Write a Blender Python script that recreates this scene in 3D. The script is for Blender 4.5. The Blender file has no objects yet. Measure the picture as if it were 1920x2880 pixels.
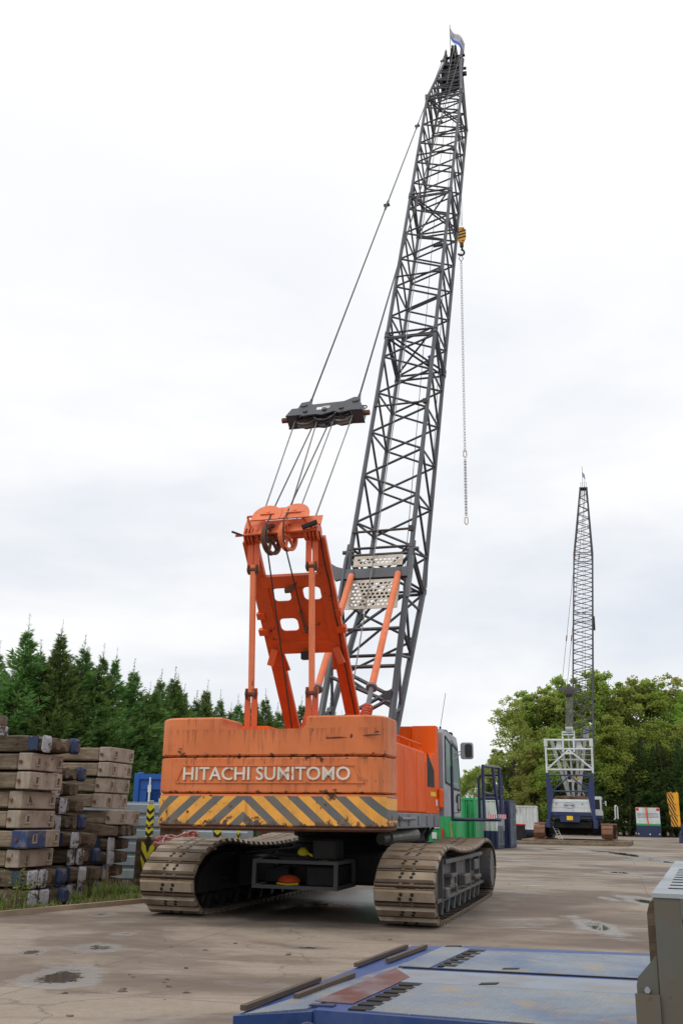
import bpy, math, random
from math import sin, cos, pi, radians as R, atan2, sqrt, hypot
from mathutils import Vector as V, Matrix
random.seed(7)
S = bpy.context.scene
COL = S.collection

# ------------------------------------------------------------------ camera
F_PX, PITCH, ROLL, CAM_H = 2717.73, 0.303666, 0.0205628, 1.6
cam_d = bpy.data.cameras.new('camera'); cam = bpy.data.objects.new('camera', cam_d); COL.objects.link(cam)
_r0, _u0, _f0 = V((1, 0, 0)), V((0, -sin(PITCH), cos(PITCH))), V((0, cos(PITCH), sin(PITCH)))
_r = _r0 * cos(ROLL) + _u0 * sin(ROLL); _u = _u0 * cos(ROLL) - _r0 * sin(ROLL)
cam.matrix_world = Matrix(((_r.x, _u.x, -_f0.x, 0), (_r.y, _u.y, -_f0.y, 0), (_r.z, _u.z, -_f0.z, CAM_H), (0, 0, 0, 1)))
cam_d.sensor_fit = 'VERTICAL'; cam_d.sensor_height = 36; cam_d.lens = F_PX / 2880 * 36
cam_d.clip_start = .1; cam_d.clip_end = 3000
S.camera = cam
def at(px, py, Y=None, z=None):            # survey helper: a sight line met with a plane of known distance or height
    a, b = px - 960, py - 1440
    x = (a * cos(ROLL) + b * sin(ROLL)) / F_PX; y = -(-a * sin(ROLL) + b * cos(ROLL)) / F_PX
    d = V((x, cos(PITCH) - y * sin(PITCH), sin(PITCH) + y * cos(PITCH)))
    t = Y / d.y if Y is not None else (z - CAM_H) / d.z
    return V((0, 0, CAM_H)) + d * t

# ------------------------------------------------------------------ mesh builder
class MB:
    def __init__(s): s.v = []; s.f = []; s.m = []
    def face(s, pts, mi=0):
        b = len(s.v); s.v += [tuple(p) for p in pts]; s.f.append(tuple(range(b, b + len(pts)))); s.m.append(mi)
    def loft(s, loops, mi=0, cap=True, closed=True):
        n = len(loops[0]); b = len(s.v)
        for l in loops: s.v += [tuple(p) for p in l]
        for i in range(len(loops) - 1):
            for j in range(n if closed else n - 1):
                k = (j + 1) % n
                s.f.append((b + i * n + j, b + i * n + k, b + (i + 1) * n + k, b + (i + 1) * n + j)); s.m.append(mi)
        if cap:
            s.f.append(tuple(b + j for j in reversed(range(n)))); s.m.append(mi)
            s.f.append(tuple(b + (len(loops) - 1) * n + j for j in range(n))); s.m.append(mi)
    def box(s, a, c, mi=0, bev=0):
        x0, y0, z0 = [min(p, q) for p, q in zip(a, c)]; x1, y1, z1 = [max(p, q) for p, q in zip(a, c)]
        if bev <= 0:
            s.loft([[(x0, y0, z), (x1, y0, z), (x1, y1, z), (x0, y1, z)] for z in (z0, z1)], mi)
        else:
            e = min(bev, (x1 - x0) * .45, (y1 - y0) * .45, (z1 - z0) * .45)
            def lp(z, i):
                o = e + i; q = i
                return [(x0 + o, y0 + q, z), (x1 - o, y0 + q, z), (x1 - q, y0 + o, z), (x1 - q, y1 - o, z), (x1 - o, y1 - q, z), (x0 + o, y1 - q, z), (x0 + q, y1 - o, z), (x0 + q, y0 + o, z)]
            s.loft([lp(z0, e * .7), lp(z0 + e, 0), lp(z1 - e, 0), lp(z1, e * .7)], mi)
    def obox(s, c, ax, h, mi=0):
        c = V(c); X, Y, Z = [V(a).normalized() * k for a, k in zip(ax, h)]
        s.loft([[c - X - Y + Z * t, c + X - Y + Z * t, c + X + Y + Z * t, c - X + Y + Z * t] for t in (-1, 1)], mi)
    def beam(s, p, q, w, h, upv=(0, 0, 1), mi=0):
        p, q = V(p), V(q); d = (q - p); L = d.length; d.normalize()
        x = d.cross(V(upv));
        if x.length < 1e-4: x = d.cross(V((0, 1, 0)))
        x.normalize(); y = x.cross(d)
        s.obox((p + q) / 2, (x, y, d), (w / 2, h / 2, L / 2), mi)
    def tube(s, p, q, r, n=8, r2=None, mi=0, cap=True):
        s.path([p, q], r, n, mi, r2, cap)
    def path(s, pts, r, n=8, mi=0, r2=None, cap=True):
        pts = [V(p) for p in pts]; loops = []; prev = None
        for i, p in enumerate(pts):
            d = (pts[min(i + 1, len(pts) - 1)] - pts[max(i - 1, 0)]).normalized()
            if prev is None:
                x = d.cross(V((0, 0, 1)));
                if x.length < 1e-3: x = d.cross(V((0, 1, 0)))
            else: x = prev - d * prev.dot(d)
            x.normalize(); prev = x; y = d.cross(x)
            rr = r if r2 is None else r + (r2 - r) * i / (len(pts) - 1)
            loops.append([p + x * rr * cos(2 * pi * k / n) + y * rr * sin(2 * pi * k / n) for k in range(n)])
        s.loft(loops, mi, cap)
    def prism(s, poly, o, ax, ay, n, mi=0):       # polygon in the plane (o; ax, ay) swept along n
        o, ax, ay, n = V(o), V(ax), V(ay), V(n)
        s.loft([[o + ax * a + ay * b + n * t for a, b in poly] for t in (0, 1)], mi)
    def disc(s, c, n, r, k=10, mi=0):
        c, n = V(c), V(n).normalized(); x = n.cross(V((0, 0, 1)))
        if x.length < 1e-3: x = n.cross(V((0, 1, 0)))
        x.normalize(); y = n.cross(x)
        s.face([c + x * r * cos(2 * pi * i / k) + y * r * sin(2 * pi * i / k) for i in range(k)], mi)
    def hole_cell(s, o, ax, ay, w, h, hole, th, mi=0):   # a w x h plate cell with a hole (list of 2d points, ccw from angle 0), thickness th along ax x ay
        o, ax, ay = V(o), V(ax).normalized(), V(ay).normalized(); n = ax.cross(ay) * th
        k = len(hole); cx = sum(p[0] for p in hole) / k; cy = sum(p[1] for p in hole) / k
        out = []
        for a, b in hole:
            dx, dy = a - cx, b - cy
            t = min(((w - cx) if dx > 0 else cx) / abs(dx) if abs(dx) > 1e-9 else 1e9, ((h - cy) if dy > 0 else cy) / abs(dy) if abs(dy) > 1e-9 else 1e9)
            out.append((cx + dx * t, cy + dy * t))
        P = lambda q, t: o + ax * q[0] + ay * q[1] + n * t
        for i in range(k):
            j = (i + 1) % k
            ring = [out[i]]
            for c in ((0, 0), (w, 0), (w, h), (0, h)):     # corner between two outline points
                a0 = atan2(out[i][1] - cy, out[i][0] - cx); a1 = atan2(out[j][1] - cy, out[j][0] - cx); ac = atan2(c[1] - cy, c[0] - cx)
                if 1e-6 < (ac - a0) % (2 * pi) < (a1 - a0) % (2 * pi) - 1e-6: ring.append(c)
            ring.append(out[j])
            for t in (0, 1):
                pl = [P(q, t) for q in ring] + [P(hole[j], t), P(hole[i], t)]
                s.face(pl if t else list(reversed(pl)), mi)
            s.face([P(hole[i], 0), P(hole[j], 0), P(hole[j], 1), P(hole[i], 1)], mi)
    def build(s, name, mats, parent=None, smooth=False, loc=None, rot=None):
        me = bpy.data.meshes.new(name); me.from_pydata(s.v, [], s.f)
        if not isinstance(mats, (list, tuple)): mats = [mats]
        for m in mats: me.materials.append(m)
        for p, m in zip(me.polygons, s.m): p.material_index = m
        if smooth:
            for p in me.polygons: p.use_smooth = True
        me.update()
        o = bpy.data.objects.new(name, me); COL.objects.link(o)
        if parent: o.parent = parent
        if loc: o.location = loc
        if rot: o.rotation_euler = rot
        return o
def circ(cx, cy, r, n=8, a0=0.): return [(cx + r * cos(a0 + 2 * pi * i / n), cy + r * sin(a0 + 2 * pi * i / n)) for i in range(n)]
def rrect(x0, y0, x1, y1, r, n=4):
    pts = []
    for cx, cy, a in ((x1 - r, y0 + r, -pi / 2), (x1 - r, y1 - r, 0), (x0 + r, y1 - r, pi / 2), (x0 + r, y0 + r, pi)):
        pts += [(cx + r * cos(a + pi / 2 * i / n), cy + r * sin(a + pi / 2 * i / n)) for i in range(n + 1)]
    return pts
def tag(o, label, cat, group=None, kind=None):
    o['label'] = label; o['category'] = cat
    if group: o['group'] = group
    if kind: o['kind'] = kind
    return o
def thing(name, label, cat, loc=(0, 0, 0), rz=0, group=None):
    o = bpy.data.objects.new(name, None); COL.objects.link(o); o.empty_display_size = .3
    o.location = loc; o.rotation_euler = (0, 0, rz)
    return tag(o, label, cat, group)
def dup(o, parent=None):
    c = o.copy(); COL.objects.link(c); c.parent = parent
    for ch in list(o.children): dup(ch, c)
    return c
def text_mesh(txt, h, w=None, depth=.01, bold=0.0):
    cu = bpy.data.curves.new('lettering', 'FONT'); cu.body = txt; cu.size = 1; cu.extrude = 0; cu.offset = bold; cu.resolution_u = 3
    ob = bpy.data.objects.new('lettering', cu); COL.objects.link(ob)
    bpy.context.view_layer.update()
    me = bpy.data.meshes.new_from_object(ob.evaluated_get(bpy.context.evaluated_depsgraph_get()))
    bpy.data.objects.remove(ob); bpy.data.curves.remove(cu)
    xs = [v.co.x for v in me.vertices]; ys = [v.co.y for v in me.vertices]
    x0, x1, y0, y1 = min(xs), max(xs), min(ys), max(ys)
    sy = h / (y1 - y0); sx = (w / (x1 - x0)) if w else sy
    mb = MB()
    vs = [((v.co.x - (x0 + x1) / 2) * sx, (v.co.y - y0) * sy) for v in me.vertices]
    edges = {}
    for p in me.polygons:
        idx = list(p.vertices)
        mb.face([(vs[i][0], 0, vs[i][1]) for i in idx])
        for a, b in zip(idx, idx[1:] + idx[:1]): edges[(a, b)] = edges.get((a, b), 0) + 1
    for (a, b) in edges:
        if (b, a) not in edges:
            mb.face([(vs[b][0], 0, vs[b][1]), (vs[a][0], 0, vs[a][1]), (vs[a][0], depth, vs[a][1]), (vs[b][0], depth, vs[b][1])])
    bpy.data.meshes.remove(me)
    return mb          # stands in the x-z plane, faces -y

# ------------------------------------------------------------------ materials
def new_mat(name):
    m = bpy.data.materials.new(name); m.use_nodes = True; nt = m.node_tree; nt.nodes.clear()
    out = nt.nodes.new('ShaderNodeOutputMaterial'); return m, nt, out
def N(nt, t, **k):
    n = nt.nodes.new(t)
    for a, b in k.items():
        if a.startswith('i_'):
            key = a[2:]; key = int(key) if key.isdigit() else key.replace('_', ' ')
            n.inputs[key].default_value = b
        else: setattr(n, a, b)
    return n
def ramp(nt, fac, stops, interp='LINEAR'):
    n = N(nt, 'ShaderNodeValToRGB'); el = n.color_ramp.elements; n.color_ramp.interpolation = interp
    while len(el) < len(stops): el.new(.5)
    for e, (p, c) in zip(el, stops):
        e.position = p; e.color = (*c, 1) if isinstance(c, tuple) else (c, c, c, 1)
    nt.links.new(fac, n.inputs[0]); return n.outputs[0]
def mix(nt, f, a, b, mode='MIX'):
    n = N(nt, 'ShaderNodeMix', data_type='RGBA', blend_type=mode)
    for sock, val in ((n.inputs['Factor'], f), (n.inputs['A'], a), (n.inputs['B'], b)):
        if hasattr(val, 'is_linked'): nt.links.new(val, sock)
        else: sock.default_value = (*val, 1) if isinstance(val, tuple) else val
    return n.outputs['Result']
def math_(nt, op, a, b=0.0, c=None, clamp=False):
    n = N(nt, 'ShaderNodeMath', operation=op, use_clamp=clamp)
    for i, v in enumerate((a, b) if c is None else (a, b, c)):
        if hasattr(v, 'is_linked'): nt.links.new(v, n.inputs[i])
        else: n.inputs[i].default_value = v
    return n.outputs[0]
def coords(nt, scale=(1, 1, 1), rnd=True, kind='Object'):
    tc = N(nt, 'ShaderNodeTexCoord'); mp = N(nt, 'ShaderNodeMapping'); mp.inputs['Scale'].default_value = scale
    src = tc.outputs[kind]
    if rnd:
        oi = N(nt, 'ShaderNodeObjectInfo'); sc = N(nt, 'ShaderNodeVectorMath', operation='SCALE'); sc.inputs[0].default_value = (17, 31, 23)
        nt.links.new(oi.outputs['Random'], sc.inputs['Scale'])
        ad = N(nt, 'ShaderNodeVectorMath', operation='ADD'); nt.links.new(src, ad.inputs[0]); nt.links.new(sc.outputs[0], ad.inputs[1]); src = ad.outputs[0]
    nt.links.new(src, mp.inputs[0]); return mp.outputs[0]
def noise(nt, vec, scale, detail=5, rough=.55, dist=0):
    n = N(nt, 'ShaderNodeTexNoise'); n.inputs['Scale'].default_value = scale; n.inputs['Detail'].default_value = detail
    n.inputs['Roughness'].default_value = rough; n.inputs['Distortion'].default_value = dist
    nt.links.new(vec, n.inputs['Vector']); return n.outputs['Fac']
def paint(name, base, rough=.5, metal=0., dirt=(.12, .09, .06), dirt_amt=.3, scale=3., rust=0., rustcol=(.09, .03, .015), streak=0., streakcol=(.06, .04, .03), bump=.0, var=.12, spec=.5, coat=0, hook=None, up=None):
    m, nt, out = new_mat(name); L = nt.links
    b = N(nt, 'ShaderNodeBsdfPrincipled'); L.new(b.outputs[0], out.inputs[0])
    v = coords(nt)
    c0 = hook(nt) if hook else base
    n1 = noise(nt, v, scale, 6, .6)
    if not hook:
        dk = tuple(x * (1 - var) for x in base); lt = tuple(min(1, x * (1 + var)) for x in base)
        c0 = ramp(nt, noise(nt, v, scale * .35, 3), [(.3, dk), (.7, lt)])
    f = ramp(nt, n1, [(.45, 0.), (.75, dirt_amt)])
    c = mix(nt, f, c0, dirt)
    rg = ramp(nt, n1, [(.3, max(0, rough - .1)), (.7, min(1, rough + .15))])
    if streak:
        sv = coords(nt, (1, 1, .07)); sn = noise(nt, sv, 9, 4, .6); msk = noise(nt, v, 1.6, 2)
        sf = math_(nt, 'MULTIPLY', ramp(nt, sn, [(.53, 0.), (.68, 1.)]), ramp(nt, msk, [(.38, 0.), (.62, streak)]))
        c = mix(nt, sf, c, streakcol)
    if rust:
        rn = noise(nt, v, scale * 2.2, 9, .68); big = noise(nt, v, scale * .5, 3)
        s_ = math_(nt, 'ADD', rn, math_(nt, 'MULTIPLY', big, .45))
        rf = ramp(nt, s_, [(.98 - rust * .35, 0.), (1.02 - rust * .35, 1.)])
        c = mix(nt, rf, c, rustcol); rg = mix(nt, rf, rg, (.85, .85, .85))
    if up:                                          # dust and dried mud lying on upward faces
        g = N(nt, 'ShaderNodeNewGeometry'); sx = N(nt, 'ShaderNodeSeparateXYZ'); L.new(g.outputs['Normal'], sx.inputs[0])
        uf = math_(nt, 'MULTIPLY', ramp(nt, sx.outputs[2], [(.5, 0.), (.9, 1.)]), ramp(nt, n1, [(.35, .4), (.6, .95)]))
        c = mix(nt, uf, c, up)
    L.new(c, b.inputs['Base Color']); L.new(rg, b.inputs['Roughness'])
    b.inputs['Metallic'].default_value = metal; b.inputs['Specular IOR Level'].default_value = spec
    if coat: b.inputs['Coat Weight'].default_value = coat; b.inputs['Coat Roughness'].default_value = .12
    if bump:
        bp = N(nt, 'ShaderNodeBump'); bp.inputs['Strength'].default_value = bump; bp.inputs['Distance'].default_value = .02
        L.new(n1, bp.inputs['Height']); L.new(bp.outputs[0], b.inputs['Normal'])
    return m

def chevron_hook(nt):
    tc = N(nt, 'ShaderNodeTexCoord'); sx = N(nt, 'ShaderNodeSeparateXYZ'); nt.links.new(tc.outputs['Object'], sx.inputs[0])
    a = math_(nt, 'ABSOLUTE', math_(nt, 'ADD', sx.outputs[0], .49))
    u = math_(nt, 'ADD', math_(nt, 'MULTIPLY', a, .86), math_(nt, 'SUBTRACT', sx.outputs[2], 1.80))
    fr = math_(nt, 'FRACT', math_(nt, 'DIVIDE', u, -.325))
    st = math_(nt, 'LESS_THAN', fr, .53)
    st = math_(nt, 'MULTIPLY', st, math_(nt, 'LESS_THAN', sx.outputs[2], 1.853))
    c = mix(nt, st, (.115, .125, .125), (.85, .39, .055))
    nz = noise(nt, tc.outputs['Object'], 7, 7, .68)
    lim = ramp(nt, math_(nt, 'MULTIPLY', math_(nt, 'SUBTRACT', sx.outputs[2], 1.40), 4.), [(0., .40), (.25, .52), (1., .72)])
    c = mix(nt, ramp(nt, math_(nt, 'SUBTRACT', nz, lim), [(0., 0.), (.03, 1.)]), c, (.085, .045, .028))
    return mix(nt, math_(nt, 'GREATER_THAN', sx.outputs[2], 1.853), c, (.62, .16, .05))
def plank_hook(a, b, sc=(1.5, 14, 14)):
    def f(nt):
        v = coords(nt, sc); return ramp(nt, noise(nt, v, 1.4, 8, .7, .6), [(.25, tuple(x * .45 for x in a)), (.48, a), (.7, b)])
    return f

M = {}
def cw_hook(nt):
    tc = N(nt, 'ShaderNodeTexCoord'); sx = N(nt, 'ShaderNodeSeparateXYZ'); nt.links.new(tc.outputs['Object'], sx.inputs[0]); P = tc.outputs['Object']
    c = ramp(nt, noise(nt, P, .9, 4), [(.3, (.58, .150, .042)), (.5, (.68, .185, .052)), (.7, (.74, .225, .075))])
    mp = N(nt, 'ShaderNodeMapping'); mp.inputs['Scale'].default_value = (1, 1, 0); nt.links.new(P, mp.inputs[0])
    ln = math_(nt, 'SUBTRACT', noise(nt, mp.outputs[0], 13, 4, .8), .5); fl = noise(nt, P, 22, 4, .6)
    for zt, k in ((2.437, 1.0), (2.87, 1.3), (3.065, .8), (2.10, .7)):
        d = math_(nt, 'SUBTRACT', zt, sx.outputs[2]); L_ = math_(nt, 'MULTIPLY', ln, 1.5 * k)
        f = math_(nt, 'MULTIPLY', math_(nt, 'GREATER_THAN', d, 0.), ramp(nt, math_(nt, 'SUBTRACT', L_, d), [(0., 0.), (.10, 1.)]))
        c = mix(nt, math_(nt, 'MULTIPLY', f, math_(nt, 'MULTIPLY', fl, .95)), c, (.20, .055, .02))
    for zt in (2.45, 1.90):                         # chipped lower edges of the slabs
        d = math_(nt, 'ABSOLUTE', math_(nt, 'SUBTRACT', sx.outputs[2], zt)); e = ramp(nt, math_(nt, 'SUBTRACT', math_(nt, 'MULTIPLY', math_(nt, 'SUBTRACT', noise(nt, P, 9, 6, .7), .50), .42), d), [(0., 0.), (.012, 1.)])
        c = mix(nt, e, c, (.065, .026, .015))
    return c
M['cw'] = paint('faded_orange_paint', (.66, .18, .052), .55, 0, (.46, .135, .045), .35, 2.2, .27, (.07, .025, .014), .7, (.24, .07, .026), .05, hook=cw_hook)
M['chev'] = paint('hazard_stripe_paint', (1, 1, 1), .55, 0, (.26, .17, .08), .5, 3.5, .40, (.075, .03, .016), .5, (.1, .05, .03), .05, hook=chevron_hook)
M['rustedge'] = paint('rusted_steel_edge', (.12, .045, .025), .85, 0, (.05, .025, .02), .8, 6, 0, bump=.3)
M['orange'] = paint('bright_orange_paint', (.80, .110, .008), .5, 0, (.72, .115, .015), .4, 1.8, .05, streak=.4, streakcol=(.78, .19, .06), spec=.12)
M['mast'] = paint('orange_mast_paint', (.66, .095, .018), .45, 0, (.35, .07, .03), .4, 3, .22, streak=.4, streakcol=(.3, .06, .02))
M['mastlt'] = paint('pale_orange_paint', (.80, .20, .075), .5, 0, (.55, .13, .05), .5, 3, .25, streak=.3, streakcol=(.3, .08, .03))  # paler orange for the head box, links and backstops
M['boom'] = paint('slate_grey_paint', (.055, .060, .075), .42, 0, (.09, .075, .065), .4, 2, .18, (.11, .055, .035))
M['lace'] = paint('slate_grey_lacing_paint', (.042, .046, .058), .42, 0, (.08, .06, .05), .4, 2, .16, (.11, .055, .035))
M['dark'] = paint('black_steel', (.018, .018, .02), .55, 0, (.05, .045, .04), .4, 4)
M['grease_shade'] = paint('greasy_black_iron_and_shade', (.008, .008, .009), .7, 0, (.02, .018, .016), .5, 4)  # greasy black iron, also the painted shade on the tracks
M['grey'] = paint('grey_machine_paint', (.17, .185, .21), .5, 0, (.12, .10, .08), .5, 3, .2, streak=.4)
M['cabgrey'] = paint('silver_grey_paint', (.36, .38, .42), .38, .1, (.22, .21, .2), .4, 2.5, .05, streak=.5, streakcol=(.2, .19, .18))
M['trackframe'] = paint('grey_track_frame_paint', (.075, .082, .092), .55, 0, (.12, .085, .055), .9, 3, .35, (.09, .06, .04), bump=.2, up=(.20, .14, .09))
M['shoe'] = paint('muddy_track_steel', (.115, .078, .048), .75, .1, (.06, .042, .028), .6, 6, .1, (.08, .05, .035), bump=.5, up=(.19, .13, .075))
M['pad'] = paint('worn_track_pad', (.30, .245, .185), .48, .2, (.14, .09, .05), .9, 3.0, .1, (.10, .06, .04), bump=.35, up=(.235, .165, .095))
M['browntrack'] = paint('rusty_brown_track_steel', (.24, .12, .07), .75, .1, (.12, .06, .04), .6, 4, .2, bump=.4)
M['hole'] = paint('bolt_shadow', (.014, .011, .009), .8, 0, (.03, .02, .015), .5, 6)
M['rope'] = paint('wire_rope', (.22, .21, .20), .5, .5, (.10, .08, .07), .7, 8)
M['ropedk'] = paint('greased_wire_rope', (.045, .042, .04), .55, .3, (.09, .07, .06), .6, 8)
M['rustpin'] = paint('rusty_pin_steel', (.17, .075, .045), .8, .1, (.09, .045, .03), .7, 8, bump=.3)
M['rustgrey'] = paint('rust_flecked_grey_steel', (.062, .055, .055), .6, 0, (.12, .065, .04), .7, 6)
M['perf'] = paint('galvanised_plate', (.50, .46, .39), .55, .15, (.32, .22, .13), .75, 3, .12, (.14, .07, .04))
M['navy'] = paint('navy_blue_paint', (.016, .026, .085), .42, 0, (.05, .05, .07), .3, 3, .05)
M['dblue'] = paint('deep_blue_paint', (.02, .035, .12), .45, 0, (.05, .05, .06), .4, 2, .08)
M['white'] = paint('off_white_paint', (.62, .66, .66), .42, 0, (.36, .37, .35), .4, 1.6, .02, streak=.5, streakcol=(.3, .29, .26))
M['whited'] = paint('weathered_white_paint', (.66, .70, .68), .5, 0, (.42, .43, .40), .5, 1.5, .08, streak=.8, streakcol=(.25, .23, .2))
M['green'] = paint('container_green_paint', (.03, .36, .11), .45, 0, (.05, .25, .10), .4, 1.3, .06, streak=.4, streakcol=(.03, .15, .06))
M['cblue'] = paint('container_blue_paint', (.012, .105, .42), .42, 0, (.02, .07, .25), .4, 1.3, .03)
M['sign'] = paint('yellow_plate', (.9, .6, .0), .4, 0, (.8, .5, .02), .2, 3)
M['lettering'] = paint('worn_white_lettering', (.74, .69, .60), .55, 0, (.66, .50, .33), .6, 3, .40, (.50, .15, .05))
M['bluetext'] = paint('blue_lettering', (.02, .04, .16), .5, 0, (.05, .07, .18), .2, 3)
M['whitetext'] = paint('white_lettering', (.75, .77, .8), .5, 0, (.6, .6, .6), .2, 3)
M['yellow'] = paint('hazard_yellow', (.80, .70, .03), .5, 0, (.4, .34, .06), .4, 5)
M['black'] = paint('hazard_black', (.02, .02, .02), .5, 0, (.06, .055, .05), .4, 5)
M['amber'] = paint('amber_yellow_paint', (.86, .40, .015), .45, 0, (.6, .27, .02), .3, 2)
M['galv'] = paint('galvanised_steel', (.125, .132, .118), .5, .45, (.15, .115, .075), .9, 4, .3, (.16, .09, .05), bump=.1, streak=.6, streakcol=(.12, .10, .08))
M['galvlt'] = paint('pale_galvanised_steel', (.33, .37, .40), .55, .3, (.22, .23, .23), .6, 2.2, .06, streak=.4, streakcol=(.25, .25, .25))
M['panel'] = paint('pale_blue_grey_steel', (.33, .40, .46), .5, .1, (.24, .26, .27), .5, 1.8, .06, streak=.4, streakcol=(.2, .2, .2))
M['wood'] = paint('grey_brown_timber', (1, 1, 1), .85, 0, (.06, .045, .03), .6, 3, 0, bump=.6, hook=plank_hook((.20, .15, .10), (.37, .295, .21)))
M['wooddk'] = paint('dark_wet_timber', (1, 1, 1), .85, 0, (.035, .025, .018), .7, 3, 0, bump=.8, hook=plank_hook((.105, .075, .048), (.24, .185, .13)))
M['cap'] = paint('muddy_steel_end_cap', (.37, .31, .25), .7, .1, (.19, .135, .09), .95, 3, .40, (.14, .08, .05), bump=.3, streak=.9, streakcol=(.2, .13, .08))
M['capblue'] = paint('scuffed_blue_end_cap', (.02, .045, .135), .55, 0, (.28, .23, .17), .9, 5, .12, (.35, .27, .19), bump=.2)
M['endwhite'] = paint('flaking_white_paint', (.40, .42, .46), .7, 0, (.22, .20, .18), .8, 4, .62, (.075, .055, .04), bump=.4)
M['endblue'] = paint('flaking_blue_paint', (.018, .036, .095), .65, 0, (.05, .055, .08), .6, 6, .34, (.06, .045, .03), bump=.4)
M['rosehose'] = paint('pink_rubber_hose', (.46, .18, .15), .6, 0, (.35, .17, .14), .4, 6)
M['bluedeck'] = paint('scuffed_blue_steel', (.016, .055, .20), .5, 0, (.10, .12, .2), .5, 5, .12, (.16, .09, .06), bump=.1)
M['railbrown'] = paint('brown_wear_bar', (.085, .06, .045), .7, .1, (.16, .10, .06), .6, 8, .15)
M['red'] = paint('signal_red_paint', (.55, .03, .03), .4, 0, (.4, .03, .03), .3, 3)
M['orgstrap'] = paint('orange_strap', (.75, .14, .02), .7, 0, (.6, .15, .05), .3, 5)
M['hivis'] = paint('orange_fabric', (.55, .07, .01), .8, 0, (.3, .05, .02), .5, 8, bump=.5)
M['rustwall'] = paint('rusty_brown_steel', (.17, .10, .07), .8, .1, (.10, .06, .045), .7, 2, 0, bump=.3)
M['concrete'] = paint('pale_kerb_concrete', (.36, .28, .20), .85, 0, (.2, .15, .1), .7, 3, bump=.4)
M['mirrorglass'] = paint('dark_mirror_backing', (.02, .022, .022), .25, 0, (.04, .04, .04), .3, 3)

def glass_mat():
    m, nt, out = new_mat('tinted_cab_glass'); b = N(nt, 'ShaderNodeBsdfPrincipled')
    b.inputs['Base Color'].default_value = (.36, .50, .47, 1); b.inputs['Roughness'].default_value = .04
    b.inputs['Transmission Weight'].default_value = .12; b.inputs['IOR'].default_value = 1.1; b.inputs['Specular IOR Level'].default_value = .9
    nt.links.new(b.outputs[0], out.inputs[0]); return m
M['glass'] = glass_mat()

def leaf_mat(name, a, b, trans=.35):
    m, nt, out = new_mat(name); g = N(nt, 'ShaderNodeNewGeometry'); oi = N(nt, 'ShaderNodeObjectInfo')
    c = ramp(nt, g.outputs['Random Per Island'], [(0., a), (1., b)])
    v = coords(nt); c = mix(nt, ramp(nt, noise(nt, v, .55, 3), [(.35, 0.), (.7, .55)]), c, tuple(x * .8 for x in a))
    h = N(nt, 'ShaderNodeHueSaturation'); nt.links.new(c, h.inputs['Color'])
    nt.links.new(math_(nt, 'ADD', math_(nt, 'MULTIPLY', oi.outputs['Random'], .05), .47), h.inputs['Hue'])
    nt.links.new(math_(nt, 'ADD', math_(nt, 'MULTIPLY', oi.outputs['Random'], .5), .92), h.inputs['Value'])
    d = N(nt, 'ShaderNodeBsdfPrincipled'); d.inputs['Roughness'].default_value = .55; d.inputs['Specular IOR Level'].default_value = .25
    nt.links.new(h.outputs[0], d.inputs['Base Color'])
    t = N(nt, 'ShaderNodeBsdfTranslucent'); nt.links.new(h.outputs[0], t.inputs[0])
    mx = N(nt, 'ShaderNodeMixShader'); mx.inputs[0].default_value = trans
    nt.links.new(d.outputs[0], mx.inputs[1]); nt.links.new(t.outputs[0], mx.inputs[2]); nt.links.new(mx.outputs[0], out.inputs[0]); return m
M['conifer'] = leaf_mat('conifer_foliage', (.078, .16, .042), (.23, .36, .10), .5)
M['conifer2'] = leaf_mat('far_conifer_foliage', (.040, .085, .022), (.10, .17, .045), .3)
M['leaf'] = leaf_mat('broadleaf_foliage', (.22, .335, .055), (.42, .51, .13), .6)
M['leaf2'] = leaf_mat('olive_broadleaf_foliage', (.27, .345, .075), (.48, .54, .17), .6)
M['grassblade'] = leaf_mat('grass_blade', (.10, .17, .03), (.30, .33, .10), .35)
M['bark'] = paint('bark', (.09, .07, .05), .9, 0, (.05, .04, .03), .6, 5, bump=.5)

# ------------------------------------------------------------------ world and sun (bright overcast)
W = bpy.data.worlds.new('World'); S.world = W; W.use_nodes = True; nt = W.node_tree; nt.nodes.clear()
SUN_EL, SUN_AZ = R(52), R(-130)              # sun behind the cloud, behind and left of the camera
sky = N(nt, 'ShaderNodeTexSky', sky_type='NISHITA', sun_disc=False, sun_elevation=SUN_EL, sun_rotation=SUN_AZ, dust_density=2.)
tc = N(nt, 'ShaderNodeTexCoord'); sp = N(nt, 'ShaderNodeSeparateXYZ'); nt.links.new(tc.outputs['Generated'], sp.inputs[0])
mp = N(nt, 'ShaderNodeMapping'); mp.inputs['Scale'].default_value = (1, 1, 2.6); mp.inputs['Location'].default_value = (2.3, .7, .4); nt.links.new(tc.outputs['Generated'], mp.inputs[0])
cl = noise(nt, mp.outputs[0], 1.9, 6, .52, .35)
cl2 = noise(nt, mp.outputs[0], 5.5, 5, .5, .2)
cf = math_(nt, 'ADD', math_(nt, 'MULTIPLY', cl, .8), math_(nt, 'MULTIPLY', cl2, .2))
cloud = ramp(nt, cf, [(.36, (.70, .75, .84)), (.49, (.855, .885, .93)), (.60, (1.0, 1.005, 1.01))])
zen = ramp(nt, sp.outputs[2], [(.25, 0.), (.66, .9)])
cloud = mix(nt, zen, cloud, (1.06, 1.06, 1.065))
bg1 = N(nt, 'ShaderNodeBackground'); bg1.inputs[1].default_value = 1.06; nt.links.new(cloud, bg1.inputs[0])
bg2 = N(nt, 'ShaderNodeBackground'); bg2.inputs[1].default_value = .05; nt.links.new(sky.outputs[0], bg2.inputs[0])
mx = N(nt, 'ShaderNodeMixShader'); mx.inputs[0].default_value = .94; wo = N(nt, 'ShaderNodeOutputWorld')
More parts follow.
